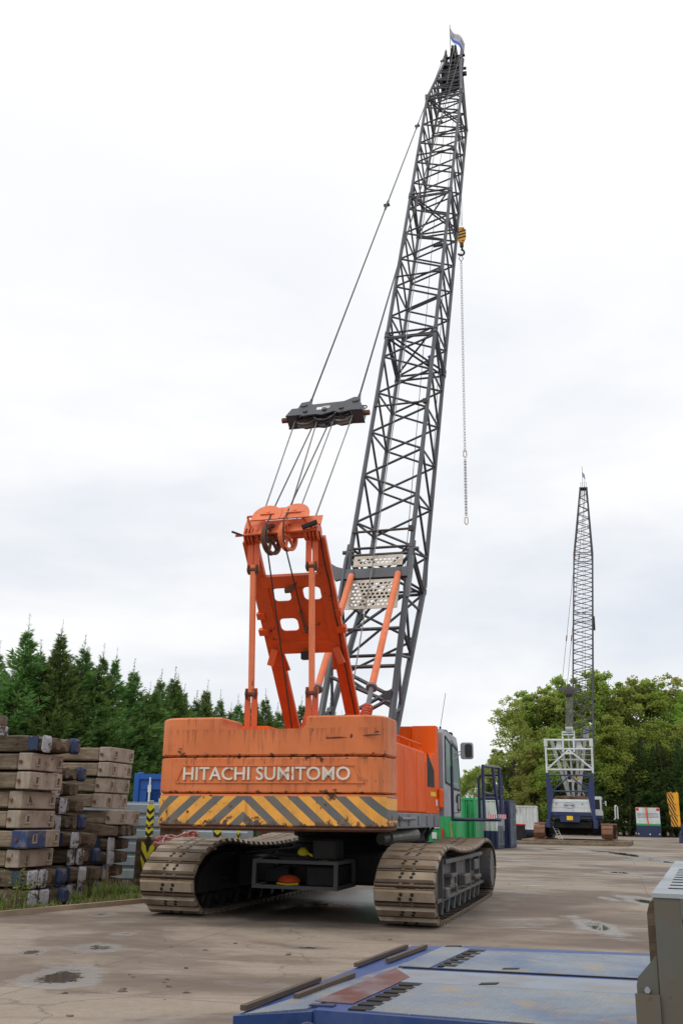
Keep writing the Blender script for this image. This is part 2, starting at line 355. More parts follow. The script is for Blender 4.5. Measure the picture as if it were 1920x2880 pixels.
nt.links.new(bg2.outputs[0], mx.inputs[1]); nt.links.new(bg1.outputs[0], mx.inputs[2]); nt.links.new(mx.outputs[0], wo.inputs[0])
sd = bpy.data.lights.new('sun', 'SUN'); sd.energy = .8; sd.angle = R(20); sd.color = (1, .95, .88)
so = bpy.data.objects.new('sun', sd); COL.objects.link(so)
so.rotation_euler = (V((sin(SUN_AZ) * cos(SUN_EL), cos(SUN_AZ) * cos(SUN_EL), sin(SUN_EL)))).to_track_quat('Z', 'Y').to_euler()
S.view_settings.view_transform = 'Standard'; S.view_settings.look = 'None'; S.view_settings.exposure = 0; S.view_settings.gamma = 1
S.cycles.max_bounces = 6; S.cycles.transparent_max_bounces = 8

# ------------------------------------------------------------------ ground
PSI0 = .2688
def ground_mat():
    m, nt, out = new_mat('wet_concrete_yard'); L = nt.links; b = N(nt, 'ShaderNodeBsdfPrincipled'); L.new(b.outputs[0], out.inputs[0])
    tc = N(nt, 'ShaderNodeTexCoord'); P = tc.outputs['Object']
    def sc(s, loc=(0, 0, 0), rot=0):
        q = N(nt, 'ShaderNodeMapping'); q.inputs['Scale'].default_value = s; q.inputs['Location'].default_value = loc; q.inputs['Rotation'].default_value = (0, 0, rot); L.new(P, q.inputs[0]); return q.outputs[0]
    big = noise(nt, sc((.10, .16, 1)), 1.4, 6, .6, .5); mid = noise(nt, sc((.45, .7, 1), rot=.3), 1.6, 8, .68, .4); fine = noise(nt, P, 9, 8, .7); grit = noise(nt, P, 60, 4, .7)
    c = ramp(nt, mid, [(.30, (.135, .105, .080)), (.46, (.215, .170, .132)), (.58, (.285, .234, .186)), (.72, (.39, .33, .265))])
    c = mix(nt, ramp(nt, big, [(.43, .75), (.50, 0.)]), c, (.125, .095, .074)); c = mix(nt, ramp(nt, math_(nt, 'ADD', big, math_(nt, 'MULTIPLY', fine, .12)), [(.575, 0.), (.605, .7)]), c, (.37, .31, .245))
    c = mix(nt, ramp(nt, fine, [(.4, 0.), (.75, .4)]), c, (.17, .12, .085))
    c = mix(nt, ramp(nt, grit, [(.35, .35), (.55, 0.)]), c, (.11, .085, .065))
    # tyre and track scuffs across the yard
    scf = noise(nt, sc((.22, 3.2, 1), rot=-.12), 1.0, 6, .6, .3)
    c = mix(nt, ramp(nt, scf, [(.57, 0.), (.7, .55)]), c, (.12, .088, .065))
    vn = N(nt, 'ShaderNodeTexVoronoi', feature='DISTANCE_TO_EDGE'); vn.inputs['Scale'].default_value = .16
    wv = N(nt, 'ShaderNodeVectorMath', operation='SCALE'); wv.inputs['Scale'].default_value = 1.6; nz = N(nt, 'ShaderNodeTexNoise'); nz.inputs['Scale'].default_value = .7; nz.inputs['Detail'].default_value = 6; L.new(P, nz.inputs['Vector']); L.new(nz.outputs['Color'], wv.inputs[0])
    av = N(nt, 'ShaderNodeVectorMath', operation='ADD'); L.new(P, av.inputs[0]); L.new(wv.outputs[0], av.inputs[1]); L.new(av.outputs[0], vn.inputs['Vector'])
    crack = ramp(nt, vn.outputs['Distance'], [(.0, .5), (.0035, 0.)])
    c = mix(nt, crack, c, (.07, .055, .045))
    sx5 = N(nt, 'ShaderNodeSeparateXYZ'); L.new(sc((1, 1, 1), rot=.27), sx5.inputs[0])          # slab joints
    for o_, pz in ((0, 6.), (1, 7.5)):
        j = math_(nt, 'ABSOLUTE', math_(nt, 'SUBTRACT', math_(nt, 'FRACT', math_(nt, 'DIVIDE', math_(nt, 'ADD', sx5.outputs[o_], 2.4), pz)), .5))
        c = mix(nt, ramp(nt, j, [(.0, .55), (.0022, 0.)]), c, (.09, .07, .055))
    # red-brown oily stains
    st = noise(nt, sc((.30, .34, 1), (4.3, 2.2, 0)), 1.0, 5, .6, .9)
    c = mix(nt, ramp(nt, st, [(.60, 0.), (.72, .6)]), c, (.13, .075, .055))
    # damp and puddles, pale sky sheen painted in: shallow hollows with a shape of their own
    pud = None
    wob = noise(nt, P, 1.1, 5, .6); wob = math_(nt, 'MULTIPLY', math_(nt, 'SUBTRACT', math_(nt, 'ADD', math_(nt, 'MULTIPLY', wob, .6), math_(nt, 'MULTIPLY', fine, .4)), .5), 2.6)
    spots = [(1.2, 11.4, .17, .13), (.55, 12.4, .24, .1), (.5, 11.1, .2, .1), (-.3, 13.2, .5, .22), (-.2, 19.2, 1.1, .8)]
    for (sx0, sy0, sx1, sy1) in [(40, 2705, 310, 2790), (180, 2650, 380, 2680), (240, 2563, 330, 2580), (1725, 2385, 1850, 2430), (1830, 2410, 1915, 2440), (1700, 2448, 1790, 2462), (1680, 2520, 1740, 2535), (1620, 2575, 1740, 2640), (1760, 2515, 1890, 2560), (1500, 2385, 1600, 2392), (60, 2668, 110, 2690), (300, 2620, 400, 2632)]:
        p0, p1 = at((sx0 + sx1) / 2, sy0, z=0), at((sx0 + sx1) / 2, sy1, z=0); pl, pr_ = at(sx0, (sy0 + sy1) / 2, z=0), at(sx1, (sy0 + sy1) / 2, z=0)
        spots.append(((pl.x + pr_.x) / 2, (p0.y + p1.y) / 2, max(.15, (pr_.x - pl.x) / 2), max(.12, (p0.y - p1.y) / 2)))
    for (x, y, rx, ry) in spots:
        q = N(nt, 'ShaderNodeMapping', vector_type='POINT'); q.inputs['Scale'].default_value = (1 / rx, 1 / ry, 0); q.inputs['Location'].default_value = (-x / rx, -y / ry, 0); L.new(P, q.inputs[0])
        ln = N(nt, 'ShaderNodeVectorMath', operation='LENGTH'); L.new(q.outputs[0], ln.inputs[0])
        d = math_(nt, 'SUBTRACT', 1.0, ln.outputs['Value'])
        pud = d if pud is None else math_(nt, 'MAXIMUM', pud, d)
    pf = math_(nt, 'ADD', pud, wob)
    nw = noise(nt, sc((.22, .42, 1), (9, 1, 0)), 1.3, 6, .62, .3)                       # random damp patches
    damp_sheen = math_(nt, 'MAXIMUM', ramp(nt, pf, [(.0, 0.), (.35, 1.)]), ramp(nt, nw, [(.56, 0.), (.66, .9)]))
    # oily wet stain beneath the parked crane, its shade painted in too
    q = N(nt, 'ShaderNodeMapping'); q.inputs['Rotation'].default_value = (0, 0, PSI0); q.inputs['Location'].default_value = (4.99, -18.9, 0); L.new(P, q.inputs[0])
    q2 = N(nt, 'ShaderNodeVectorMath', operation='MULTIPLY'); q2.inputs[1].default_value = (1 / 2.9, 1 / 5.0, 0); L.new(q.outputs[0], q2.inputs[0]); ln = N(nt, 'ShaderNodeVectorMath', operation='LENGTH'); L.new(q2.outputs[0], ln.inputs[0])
    oil_shade = ramp(nt, math_(nt, 'ADD', math_(nt, 'SUBTRACT', 1., ln.outputs['Value']), math_(nt, 'MULTIPLY', wob, .4)), [(.0, 0.), (.35, 1.)])
    c = mix(nt, math_(nt, 'MULTIPLY', damp_sheen, .75), c, (.245, .228, .212))  # pale grey over damp ground, sky reflection painted into the colour
    c = mix(nt, math_(nt, 'MULTIPLY', oil_shade, .8), c, (.035, .03, .027)); damp_sheen = math_(nt, 'MAXIMUM', damp_sheen, math_(nt, 'MULTIPLY', oil_shade, .9))  # oil stain darkened further as painted shade under the crane
    wet = ramp(nt, pf, [(.62, 0.), (.70, 1.)])
    c = mix(nt, math_(nt, 'MULTIPLY', wet, .75), c, (.06, .045, .034))
    rg = mix(nt, damp_sheen, (.88, .88, .88), (.3, .3, .3)); rg = mix(nt, wet, rg, (.02, .02, .02))
    L.new(c, b.inputs['Base Color']); L.new(rg, b.inputs['Roughness']); b.inputs['Specular IOR Level'].default_value = .5
    bp = N(nt, 'ShaderNodeBump'); bp.inputs['Distance'].default_value = .012
    L.new(math_(nt, 'ADD', fine, math_(nt, 'MULTIPLY', grit, .5)), bp.inputs['Height']); L.new(math_(nt, 'SUBTRACT', .55, math_(nt, 'MULTIPLY', wet, .55)), bp.inputs['Strength']); L.new(bp.outputs[0], b.inputs['Normal'])
    return m
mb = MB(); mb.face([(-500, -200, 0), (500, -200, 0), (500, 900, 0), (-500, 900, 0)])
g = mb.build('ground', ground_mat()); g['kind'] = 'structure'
def soil_mat():
    m, nt, out = new_mat('soil'); b = N(nt, 'ShaderNodeBsdfPrincipled'); nt.links.new(b.outputs[0], out.inputs[0]); P = N(nt, 'ShaderNodeTexCoord').outputs['Object']
    n1 = noise(nt, P, 1.2, 8, .7); n2 = noise(nt, P, 14, 6, .7)
    c = ramp(nt, n1, [(.3, (.05, .038, .024)), (.5, (.10, .078, .045)), (.68, (.12, .12, .05))]); c = mix(nt, ramp(nt, n2, [(.4, 0.), (.7, .5)]), c, (.17, .13, .08))
    nt.links.new(c, b.inputs['Base Color']); b.inputs['Roughness'].default_value = .95
    bp = N(nt, 'ShaderNodeBump'); bp.inputs['Strength'].default_value = 1; bp.inputs['Distance'].default_value = .05; nt.links.new(n2, bp.inputs['Height']); nt.links.new(bp.outputs[0], b.inputs['Normal']); return m
SOIL = soil_mat()
kerb = [(-9.4, 9.0), (-5.15, 16.16), (-3.51, 18.88), (-2.2, 21.2), (-.4, 26.5), (6, 47)]
mb = MB(); n = len(kerb)
left = [(-60, 5), (-60, 16), (-60, 20), (-60, 24), (-60, 40), (-40, 80)]
for i in range(n - 1):
    mb.face([(left[i][0], left[i][1], .03), (kerb[i][0], kerb[i][1], .03), (kerb[i + 1][0], kerb[i + 1][1], .03), (left[i + 1][0], left[i + 1][1], .03)])
v_ = mb.build('verge_soil', SOIL); v_['kind'] = 'structure'
mb = MB()
for i in range(n - 1):
    mb.beam((*kerb[i], .03), (*kerb[i + 1], .03), .10, .09)
k_ = mb.build('kerb', M['concrete']); k_['kind'] = 'structure'
mb = MB(); mb.face([(-20, 112, .02), (90, 104, .02), (140, 160, .02), (-60, 180, .02)])
v2 = mb.build('tree_belt_soil', SOIL); v2['kind'] = 'structure'

# ------------------------------------------------------------------ crawler crane in the foreground
PSI, TILT = 0.2688, -0.0106
crane = thing('crawler_crane', 'large orange crawler crane with striped counterweight and tall dark grey lattice boom', 'crane', (0.231, 19.641, 0), -PSI)
TR = (0, TILT, 0)
def part(mb, name, m, parent=crane, smooth=False, tilt=True):
    return mb.build(name, m, parent, smooth, rot=TR if (tilt and parent is crane) else None)

# --- tracks
TRACK_PTS = [(-2.95, .015), (-1.5, .0), (1.0, .0), (2.75, .015), (3.5, .12), (3.98, .36), (4.13, .62), (3.93, .90), (3.3, 1.09), (2.35, 1.145), (1.2, 1.06), (0, 1.025), (-1.2, 1.05), (-2.3, 1.125), (-2.95, 1.08), (-3.52, .92), (-3.86, .64), (-3.82, .35), (-3.45, .09)]
def closed_curve(pts, count, dense=24):
    n = len(pts); dn = []
    for i in range(n):
        p0, p1, p2, p3 = [V((*pts[(i + k - 1) % n], 0)) for k in range(4)]
        for k in range(dense):
            t = k / dense
            dn.append(.5 * ((2 * p1) + (p2 - p0) * t + (2 * p0 - 5 * p1 + 4 * p2 - p3) * t * t + (3 * p1 - p0 - 3 * p2 + p3) * t ** 3))
    cum = [0]
    for i in range(len(dn)): cum.append(cum[-1] + (dn[(i + 1) % len(dn)] - dn[i]).length)
    tot = cum[-1]; res = []; j = 0
    for k in range(count):
        d = tot * k / count
        while cum[j + 1] < d: j += 1
        f = (d - cum[j]) / (cum[j + 1] - cum[j]); a, b = dn[j], dn[(j + 1) % len(dn)]
        res.append((a + (b - a) * f, (b - a).normalized()))
    return res, tot
NSHOE = 62
curve, TLEN = closed_curve(TRACK_PTS, NSHOE); PITCH_T = TLEN / NSHOE
def shoe_mesh():            # x across, y along the chain, z outward
    b = MB(); w = .465; p = PITCH_T
    b.box((-w, -p * .40, -.035), (w, p * .36, .0), 0, .006)
    b.loft([[(-w + .004, -p * .35, 0), (w - .004, -p * .35, 0), (w - .004, p * .27, 0), (-w + .004, p * .27, 0)],
            [(-w + .03, -p * .29, .050), (w - .03, -p * .29, .050), (w - .03, p * .21, .050), (-w + .03, p * .21, .050)]], 1)   # worn pad
    b.box((-w, p * .375, -.03), (w, p * .50, .004), 0, .005)              # raised lip of the plate edge
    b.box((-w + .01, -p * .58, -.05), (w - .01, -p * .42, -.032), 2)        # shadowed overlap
    b.box((-w + .012, p * .285, -.004), (w - .012, p * .362, .0045), 2)       # dark strip, shade painted into the gap behind each pad
    for x in (-.115, .055):
        b.box((x - .03, p * .32, -.02), (x + .03, p * .52, .014), 0, .006)
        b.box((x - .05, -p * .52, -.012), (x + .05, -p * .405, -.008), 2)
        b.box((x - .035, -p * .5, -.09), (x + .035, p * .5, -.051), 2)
        for y, dx in ((-p * .16, -.012), (p * .08, .012)):
            b.disc((x + dx, y, .0515), (0, 0, 1), .030, 10, 2)
    return b
shoe_b = shoe_mesh()
def make_track(sc, flip):
    t = MB(); s0, s1 = sc - .24, sc + .24
    prof = [(-3.25, .33), (2.9, .33), (3.35, .42), (3.35, .78), (2.5, .93), (1.4, .93), (-2.2, .93), (-2.7, .88), (-3.25, .60)]
    t.prism([(f, u) for f, u in prof], (s0, 0, 0), (0, 1, 0), (0, 0, 1), (s1 - s0, 0, 0))
    so = s1 if flip > 0 else s0; sg = flip
    # outer ribs, pockets, steps and hinge blocks on the side frame
    t.box((so, -2.45, .26), (so + sg * .10, -2.38, .93)); t.box((so, -.9, .28), (so + sg * .09, -.82, .93)); t.box((so, .9, .28), (so + sg * .09, .98, .93)); t.box((so, 2.2, .28), (so + sg * .09, 2.28, .9))
    t.box((so, -2.9, .30), (so + sg * .09, 3.0, .35)); t.prism([(-2.9, .355), (-2.46, .355), (-2.46, .92), (-2.72, .87)], (so, 0, 0), (0, 1, 0), (0, 0, 1), (sg * .03, 0, 0)); t.box((so, -2.3, .86), (so + sg * .14, 2.4, .93), 0, .01)
    for f in (-1.75, -1.5, -1.2): t.box((so, f, .44), (so + sg * .12, f + .16, .50), 0, .01)
    t.box((so, -1.7, .62), (so + sg * .14, -1.1, .68), 0, .01); t.box((so, -1.62, .50), (so + sg * .10, -1.2, .62)); t.box((so, -.2, .42), (so + sg * .15, .5, .60), 0, .02); t.box((so, 1.2, .44), (so + sg * .16, 2.0, .52), 0, .02)
    t.box((so, -2.38, .34), (so + sg * .16, -2.05, .50), 0, .02); t.box((so, 1.5, .60), (so + sg * .10, 2.1, .80), 0, .02)
    o = part(t, 'track', M['trackframe'] if flip > 0 else M['grease_shade'], tilt=False)  # left frame near-black, its shade painted into the colour
    WM = M['trackframe'] if flip > 0 else M['grease_shade']  # same painted shade on the left wheels and rollers
    b = MB(); si = s0 - .004 if flip > 0 else s1 + .004
    b.prism([(f, u) for f, u in prof], (si - .02, 0, 0), (0, 1, 0), (0, 0, 1), (.02 if flip > 0 else .02, 0, 0)) if flip > 0 else b.prism([(f, u) for f, u in prof], (si, 0, 0), (0, 1, 0), (0, 0, 1), (.02, 0, 0))
    for f in (-2.2, -.6, .9): b.box((si - .12, f, .5), (si + .12, f + .5, .54))
    b.build('inner_shade_plate', M['grease_shade'], o)  # added black plate, paints shade over the frame's inner side
    first = shoe_b.build('track_shoe', [M['shoe'], M['pad'], M['hole']], o) if not SHOE else dup(SHOE[0], o)
    if not SHOE: SHOE.append(first)
    for i, (p, d) in enumerate(curve):
        s_ = first if i == 0 else dup(first, o)
        s_.location = (sc, p.x, p.y + .035 if p.y < .05 else p.y)
        y = V((0, d.x, d.y)); z = V((0, d.y, -d.x)); x = V((1, 0, 0))
        if y.cross(z).x < 0: x = -x
        s_.rotation_euler = Matrix(((x.x, y.x, z.x), (x.y, y.y, z.y), (x.z, y.z, z.z))).to_euler()
    def wheel(name, f, u, r, w, m, spokes=0, teeth=0):
        b = MB(); n = 28
        pr = [(r * (1 + (.07 if teeth and i % 2 else 0)), 2 * pi * i / n) for i in range(n)]
        b.loft([[(sc + x, f + q * k * cos(a), u + q * k * sin(a)) for q, a in pr] for x, k in ((-w / 2, .9), (-w / 2 + .02, 1), (w / 2 - .02, 1), (w / 2, .9))])
        b.tube((sc - w / 2 - .06, f, u), (sc + w / 2 + .06, f, u), r * .35, 14)
        return b.build(name, m, o)
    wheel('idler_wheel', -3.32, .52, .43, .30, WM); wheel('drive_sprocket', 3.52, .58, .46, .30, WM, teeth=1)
    b = MB(); b.tube((so - sg * .02, 3.3, .58), (so + sg * .20, 3.3, .58), .40, 28); b.tube((so + sg * .20, 3.3, .58), (so + sg * .23, 3.3, .58), .36, 28)
    for i in range(18): b.tube((so + sg * .2, 3.3 + .38 * cos(i * pi / 9), .58 + .38 * sin(i * pi / 9)), (so + sg * .225, 3.3 + .38 * cos(i * pi / 9), .58 + .38 * sin(i * pi / 9)), .02, 6)
    b.build('final_drive', WM, o)
    for k in range(9):
        f = -2.75 + k * .65; b = MB()
        b.loft([[(sc + x, f + r * cos(a), .20 + r * sin(a)) for a in [2 * pi * i / 16 for i in range(16)]] for x, r in ((-.22, .12), (-.2, .135), (-.1, .135), (-.08, .10), (.08, .10), (.1, .135), (.2, .135), (.22, .12))])
        for x in (-.26, .26):
            b.loft([[(sc + x + e, f - .13, .04), (sc + x + e, f + .0, .30), (sc + x + e, f + .10, .30), (sc + x + e, f + .02, .04)] for e in (-.02, .02)])
        b.build('track_roller', WM, o)
    for f in (-1.3, 1.2):
        b = MB(); b.tube((sc - .2, f, .97), (sc + .2, f, .97), .075, 14); b.build('carrier_roller', WM, o)
    return o
SHOE = []
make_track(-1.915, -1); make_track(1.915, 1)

# --- carbody, slew ring, tool rack
b = MB(); b.box((-1.0, -1.35, .42), (1.0, 1.35, .98), 0, .05)
for f in (-1.05, 1.05):
    b.box((-1.7, f - .28, .42), (1.7, f + .28, .86), 0, .03)
    b.loft([[(-1.72, f - .34, .38), (-1.72, f + .34, .38), (-1.72, f + .34, .92), (-1.72, f - .34, .92)], [(-1.3, f - .28, .40), (-1.3, f + .28, .40), (-1.3, f + .28, .86), (-1.3, f - .28, .86)]])
part(b, 'carbody', M['grease_shade'], tilt=False)
b = MB()
b.loft([[(r * cos(a), r * sin(a), u) for a in [2 * pi * i / 36 for i in range(36)]] for r, u in ((1.02, .98), (1.02, 1.08), (.92, 1.1), (.92, 1.2), (1.0, 1.22), (1.0, 1.36))])
part(b, 'slew_ring', M['grease_shade'])
b = MB()
x0, x1, f0, f1, u0, u1 = -.97, .52, -2.55, -1.36, .40, .80
for u in (u0, u1):
    for f in (f0, f1): b.box((x0, f, u), (x1, f + .055, u + .055))
    for x in (x0, x1 - .055): b.box((x, f0 + .056, u), (x + .055, f1 - .001, u + .055))
for x in (x0, x1 - .06):
    for f in (f0 - .003, f1 + .003): b.box((x - .003, f, u0 + .0555), (x + .063, f + .052, u1 - .0005))
b.box((x0 + .06, f0 + .06, u0 + .01), (x1 - .06, f1 - .005, u0 + .02))
part(b, 'tool_rack', M['trackframe'], tilt=False)
b = MB(); b.box((-.94, -2.0, .46), (-.5, -1.45, .72), 0, .02); b.box((-.1, -2.3, .43), (.44, -1.5, .76), 0, .03); b.box((-.5, -1.75, .43), (-.12, -1.45, .74), 0, .02)
part(b, 'tool_box', M['grease_shade'], tilt=False)
b = MB(); b.path([(-.9, -2.2, .87), (-.55, -2.3, .95), (-.2, -2.25, .9), (.1, -2.3, .86)], .03, 6); b.tube((-1.2, -2.3, .95), (-.2, -2.1, 1.05), .012, 6); b.box((.0, -2.3, .86), (.4, -1.7, 1.2), 0, .03)
part(b, 'hose_run', M['dark'], tilt=False)
def blob(c, r, seed, n=12, m=8):
    rnd = random.Random(seed); b = MB(); ls = []
    for i in range(m + 1):
        th = pi * i / m; ls.append([(c[0] + r[0] * max(.02, sin(th)) * cos(2 * pi * k / n) * rnd.uniform(.85, 1.12), c[1] + r[1] * max(.02, sin(th)) * sin(2 * pi * k / n) * rnd.uniform(.85, 1.12), c[2] - r[2] * cos(th) * rnd.uniform(.92, 1.05)) for k in range(n)])
    b.loft(ls); return b
CM = Matrix.Translation((0.231, 19.641, 0)) @ Matrix.Rotation(-PSI, 4, 'Z')
def on_crane(o): o.matrix_world = CM; return o
o = on_crane(blob((-.42, -2.22, .50), (.22, .16, .11), 3).build('jacket', [M['hivis']], smooth=True)); tag(o, 'orange work jacket bundled in the rack under the orange crane', 'jacket')
b = MB(); b.path([(-.58, -2.395, .475), (-.4, -2.41, .46), (-.2, -2.4, .475)], .014, 6); o2 = b.build('reflective_band', M['yellow'], o)
o = on_crane(blob((-.2, -2.15, .96), (.10, .12, .10), 5).build('sling', [M['yellow']], smooth=True)); tag(o, 'yellow lifting sling bundled on top of the rack under the orange crane', 'sling')
b = MB(); b.path([(-.1, -2.2, .96), (0, -2.25, .92), (.08, -2.28, .88), (.25, -2.2, .87)], .02, 6); b.build('sling_tail', M['yellow'], o)

# --- counterweight: three stacked slabs
def cwplan(hw, f0, f1, r, inset=0, n=7):
    x0, x1, y0, y1 = CWS - hw + inset, CWS + hw - inset, f0 + inset, f1 - inset
    pts = []
    for cx, cy, a in ((x1 - r, y0 + r, -pi / 2), (x0 + r, y0 + r, pi)):
        seq = [(cx + r * cos(a + (pi / 2) * i / n), cy + r * sin(a + (pi / 2) * i / n)) for i in range(n + 1)]
        pts.append(seq)
    return pts[1] + pts[0] + [(x1, y1), (x0, y1)]
HW, CF0, CF1, CR, CWS = 1.885, -4.36, -3.45, .38, -.15
def slab(u0, u1, bev=.02, mi=0, mid=None):
    b = MB(); ls = []
    for u, i in ((u0, bev), (u0 + bev, 0), (u1 - bev, 0), (u1, bev)): ls.append([(x, y, u) for x, y in cwplan(HW, CF0, CF1, CR, i)])
    b.loft(ls, mi); return b
b = slab(1.405, 1.885, .025); lo = part(b, 'counterweight', M['chev'])
b = MB(); b.loft([[(x, y, u) for x, y in cwplan(HW - .01, CF0 + .01, CF1, CR, i)] for u, i in ((1.345, .07), (1.375, 0), (1.402, 0))]); b.build('bottom_edge', M['rustedge'], lo)
b = slab(1.90, 2.435); md = part(b, 'counterweight', M['cw'])
fr = CF0 - .012                                        # raised border round the lettering panel
b = MB()
tz = [(-1.64, 2.055), (1.42, 2.055), (1.27, 2.31), (-1.52, 2.31)]
for p, q in zip(tz, tz[1:] + tz[:1]): b.beam((p[0], fr + .006, p[1]), (q[0], fr + .006, q[1]), .022, .022, (0, 1, 0))
b.build('panel_border', M['cw'], md)
t1 = text_mesh('HITACHI SUMITOMO', .20, 2.72, .03, .008)
t1.v = [(x - .15, y + CF0 - .028, z + 2.09) for x, y, z in t1.v]; t1.build('lettering', M['lettering'], md)
b = MB(); bev = .03
b.loft([[(x, y, u) for x, y in cwplan(HW, CF0, CF1, CR, i)] for u, i in ((2.45, bev), (2.45 + bev, 0), (2.865, 0))])
def block(xa, xb, flip):                               # raised shoulder either side of the notch, with a soft fillet at its foot
    ls = []
    for u, e in ((2.865, -.10), (2.885, -.045), (2.92, -.012), (2.97, 0), (3.03, 0), (3.05, .02), (3.062, .05)):
        pts = [p for p in cwplan(HW, CF0, CF1, CR, max(0, e))]
        k = len(pts); xn = (xb - e) if flip < 0 else (xa + e)
        if flip < 0: half = pts[:8]; ls.append([(x, y, u) for x, y in half] + [(xn, pts[7][1], u), (xn, pts[-1][1], u), (pts[-1][0], pts[-1][1], u)])
        else: half = pts[8:16]; ls.append([(xn, pts[8][1], u)] + [(x, y, u) for x, y in half] + [(pts[16][0], pts[16][1], u), (xn, pts[16][1], u)])
    b.loft(ls)
block(CWS - HW, -.90, -1); block(.50, CWS + HW, 1)
tp = part(b, 'counterweight', M['cw'])
b = MB()
for (x, u, w, h) in [(.98, 2.72, .36, .018), (1.22, 2.745, .05, .04), (1.55, 2.755, .30, .014), (1.62, 2.80, .08, .02)]:
    b.loft([[(x - w / 2, CF0 - .002, u - h / 2), (x - w * .2, CF0 - .002, u - h), (x + w * .3, CF0 - .002, u - h * .6), (x + w / 2, CF0 - .002, u), (x + w * .2, CF0 - .002, u + h * .8), (x - w * .3, CF0 - .002, u + h * .5)], [(x - w / 2, CF0 + .01, u - h / 2), (x - w * .2, CF0 + .01, u - h), (x + w * .3, CF0 + .01, u - h * .6), (x + w / 2, CF0 + .01, u), (x + w * .2, CF0 + .01, u + h * .8), (x - w * .3, CF0 + .01, u + h * .5)]])
b.build('paint_gouge', M['rustedge'], tp)

# --- revolving frame, houses, cab
b = MB(); b.box((-1.5, -3.05, 1.38), (1.5, 2.0, 1.64), 0, .015)
for f in (-2.2, -1.4, -.5, .4, 1.2):
    b.box((1.495, f, 1.42), (1.52, f + .10, 1.60), 0, .01)
b.tube((1.56, -2.3, 1.54), (1.56, -1.1, 1.545), .03, 8)
part(b, 'revolving_frame', M['grey'])
b = MB(); b.tube((1.15, -1.6, 1.22), (1.38, -.3, 1.26), .13, 16); b.tube((1.15, -1.6, 1.22), (1.08, -1.75, 1.2), .10, 12); part(b, 'exhaust_silencer', M['galv'])
b = MB()
for f in (-.6, .3, 1.2): b.tube((1.4, f, 1.38), (1.25, f + .2, 1.08), .03, 6); b.tube((1.25, f + .2, 1.08), (1.4, f + .5, 1.38), .03, 6)
b.box((1.1, -.8, 1.04), (1.45, 1.9, 1.09)); b.box((.9, .4, 1.1), (1.3, 1.8, 1.37), 0, .03)
part(b, 'under_frame_bracing', M['grease_shade'])
b = MB(); b.box((.35, -3.08, 1.645), (1.5, .33, 2.80), 0, .03)
for f in (-1.75, -.55): b.box((1.498, f, 1.70), (1.506, f + .02, 2.74))
part(b, 'machinery_house', M['orange'])
hs = [o for o in crane.children if o.name.startswith('machinery_house')][0]
b = MB(); b.path([(1.44, -2.9, 2.8), (1.44, -2.9, 2.93), (1.44, .2, 2.93), (1.44, .2, 2.8)], .02, 6)
for f in (-1.9, -.9): b.tube((1.44, f, 2.8), (1.44, f, 2.93), .018, 6)
b.build('handrail', M['orange'], hs)
b = MB(); b.box((-1.5, -3.08, 1.645), (-.55, 1.6, 2.72), 0, .03); b.loft([[(-1.08, -3.07, 2.7), (-.42, -3.07, 2.7), (-.42, -2.3, 2.7), (-1.08, -2.3, 2.7)], [(-1.08, -3.0, 3.04), (-.62, -3.0, 3.04), (-.62, -2.4, 3.04), (-1.08, -2.4, 3.04)]])
part(b, 'engine_house', M['orange'])
b = MB(); b.prism([(.34, 1.645), (1.94, 1.645), (1.94, 3.42), (1.62, 3.42), (1.5, 2.86), (.34, 2.60)], (1.0, 0, 0), (0, 1, 0), (0, 0, 1), (.5, 0, 0)); b.box((.42, 1.62, 2.4), (.999, 1.93, 3.415), 0, .02)
fh = part(b, 'front_house', M['orange'])
b = MB(); b.prism([(.55, 2.15), (1.35, 2.15), (1.35, 2.48), (.62, 2.80), (.55, 2.80)], (1.497, 0, 0), (0, 1, 0), (0, 0, 1), (.006, 0, 0)); b.build('air_intake', M['grease_shade'], fh)
b = MB(); b.box((1.501, .9, 1.98), (1.506, 1.5, 2.06)); b.build('warning_plate', M['sign'], fh)
b = MB(); b.box((1.501, 1.7, 1.72), (1.506, 1.86, 1.94)); b.box((1.501, 1.5, 1.80), (1.5055, 1.64, 1.92)); b.build('notice_label', M['whitetext'], fh)
b = MB(); b.box((1.5, 1.70, 1.75), (1.575, 2.10, 2.15), 0, .03); b.build('hinge_box', M['orange'], fh)
# cab: body with window openings filled by panes
cs, cf0, cf1 = 1.56, 2.12, 4.6
b = MB()
prof = [(cf0, 1.60), (cf1 - .05, 1.60), (cf1, 1.75), (cf1 + .02, 2.45), (cf1 - .28, 3.22), (cf1 - .5, 3.36), (cf0 + .05, 3.40), (cf0, 3.32)]
b.prism(prof, (.92, 0, 0), (0, 1, 0), (0, 0, 1), (cs - .92, 0, 0))
cab = part(b, 'cab', M['cabgrey'])
def side_pane(name, poly, m, parent, off=.004, frame=True):
    q = MB(); q.prism(poly, (cs + off, 0, 0), (0, 1, 0), (0, 0, 1), (.004, 0, 0)); o = q.build(name, m, parent)
    if frame:
        q = MB()
        for a, c in zip(poly, poly[1:] + poly[:1]): q.beam((cs + off + .004, *a), (cs + off + .004, *c), .045, .016, (1, 0, 0))
        q.build('window_seal', M['grease_shade'], o)
    return o
side_pane('window', [(2.40, 2.30), (3.12, 2.26), (3.12, 3.16), (2.44, 3.26)], M['glass'], cab)
dr = MB(); dpoly = [(3.24, 1.66), (4.50, 1.70), (4.54, 2.45), (4.28, 3.14), (3.28, 3.24)]
for a, c in zip(dpoly, dpoly[1:] + dpoly[:1]): dr.beam((cs + .002, *a), (cs + .002, *c), .018, .008, (1, 0, 0))
door = dr.build('door', M['dark'], cab)
side_pane('door_window', [(3.34, 2.20), (4.40, 2.18), (4.44, 2.46), (4.20, 3.08), (3.36, 3.16)], M['glass'], door)
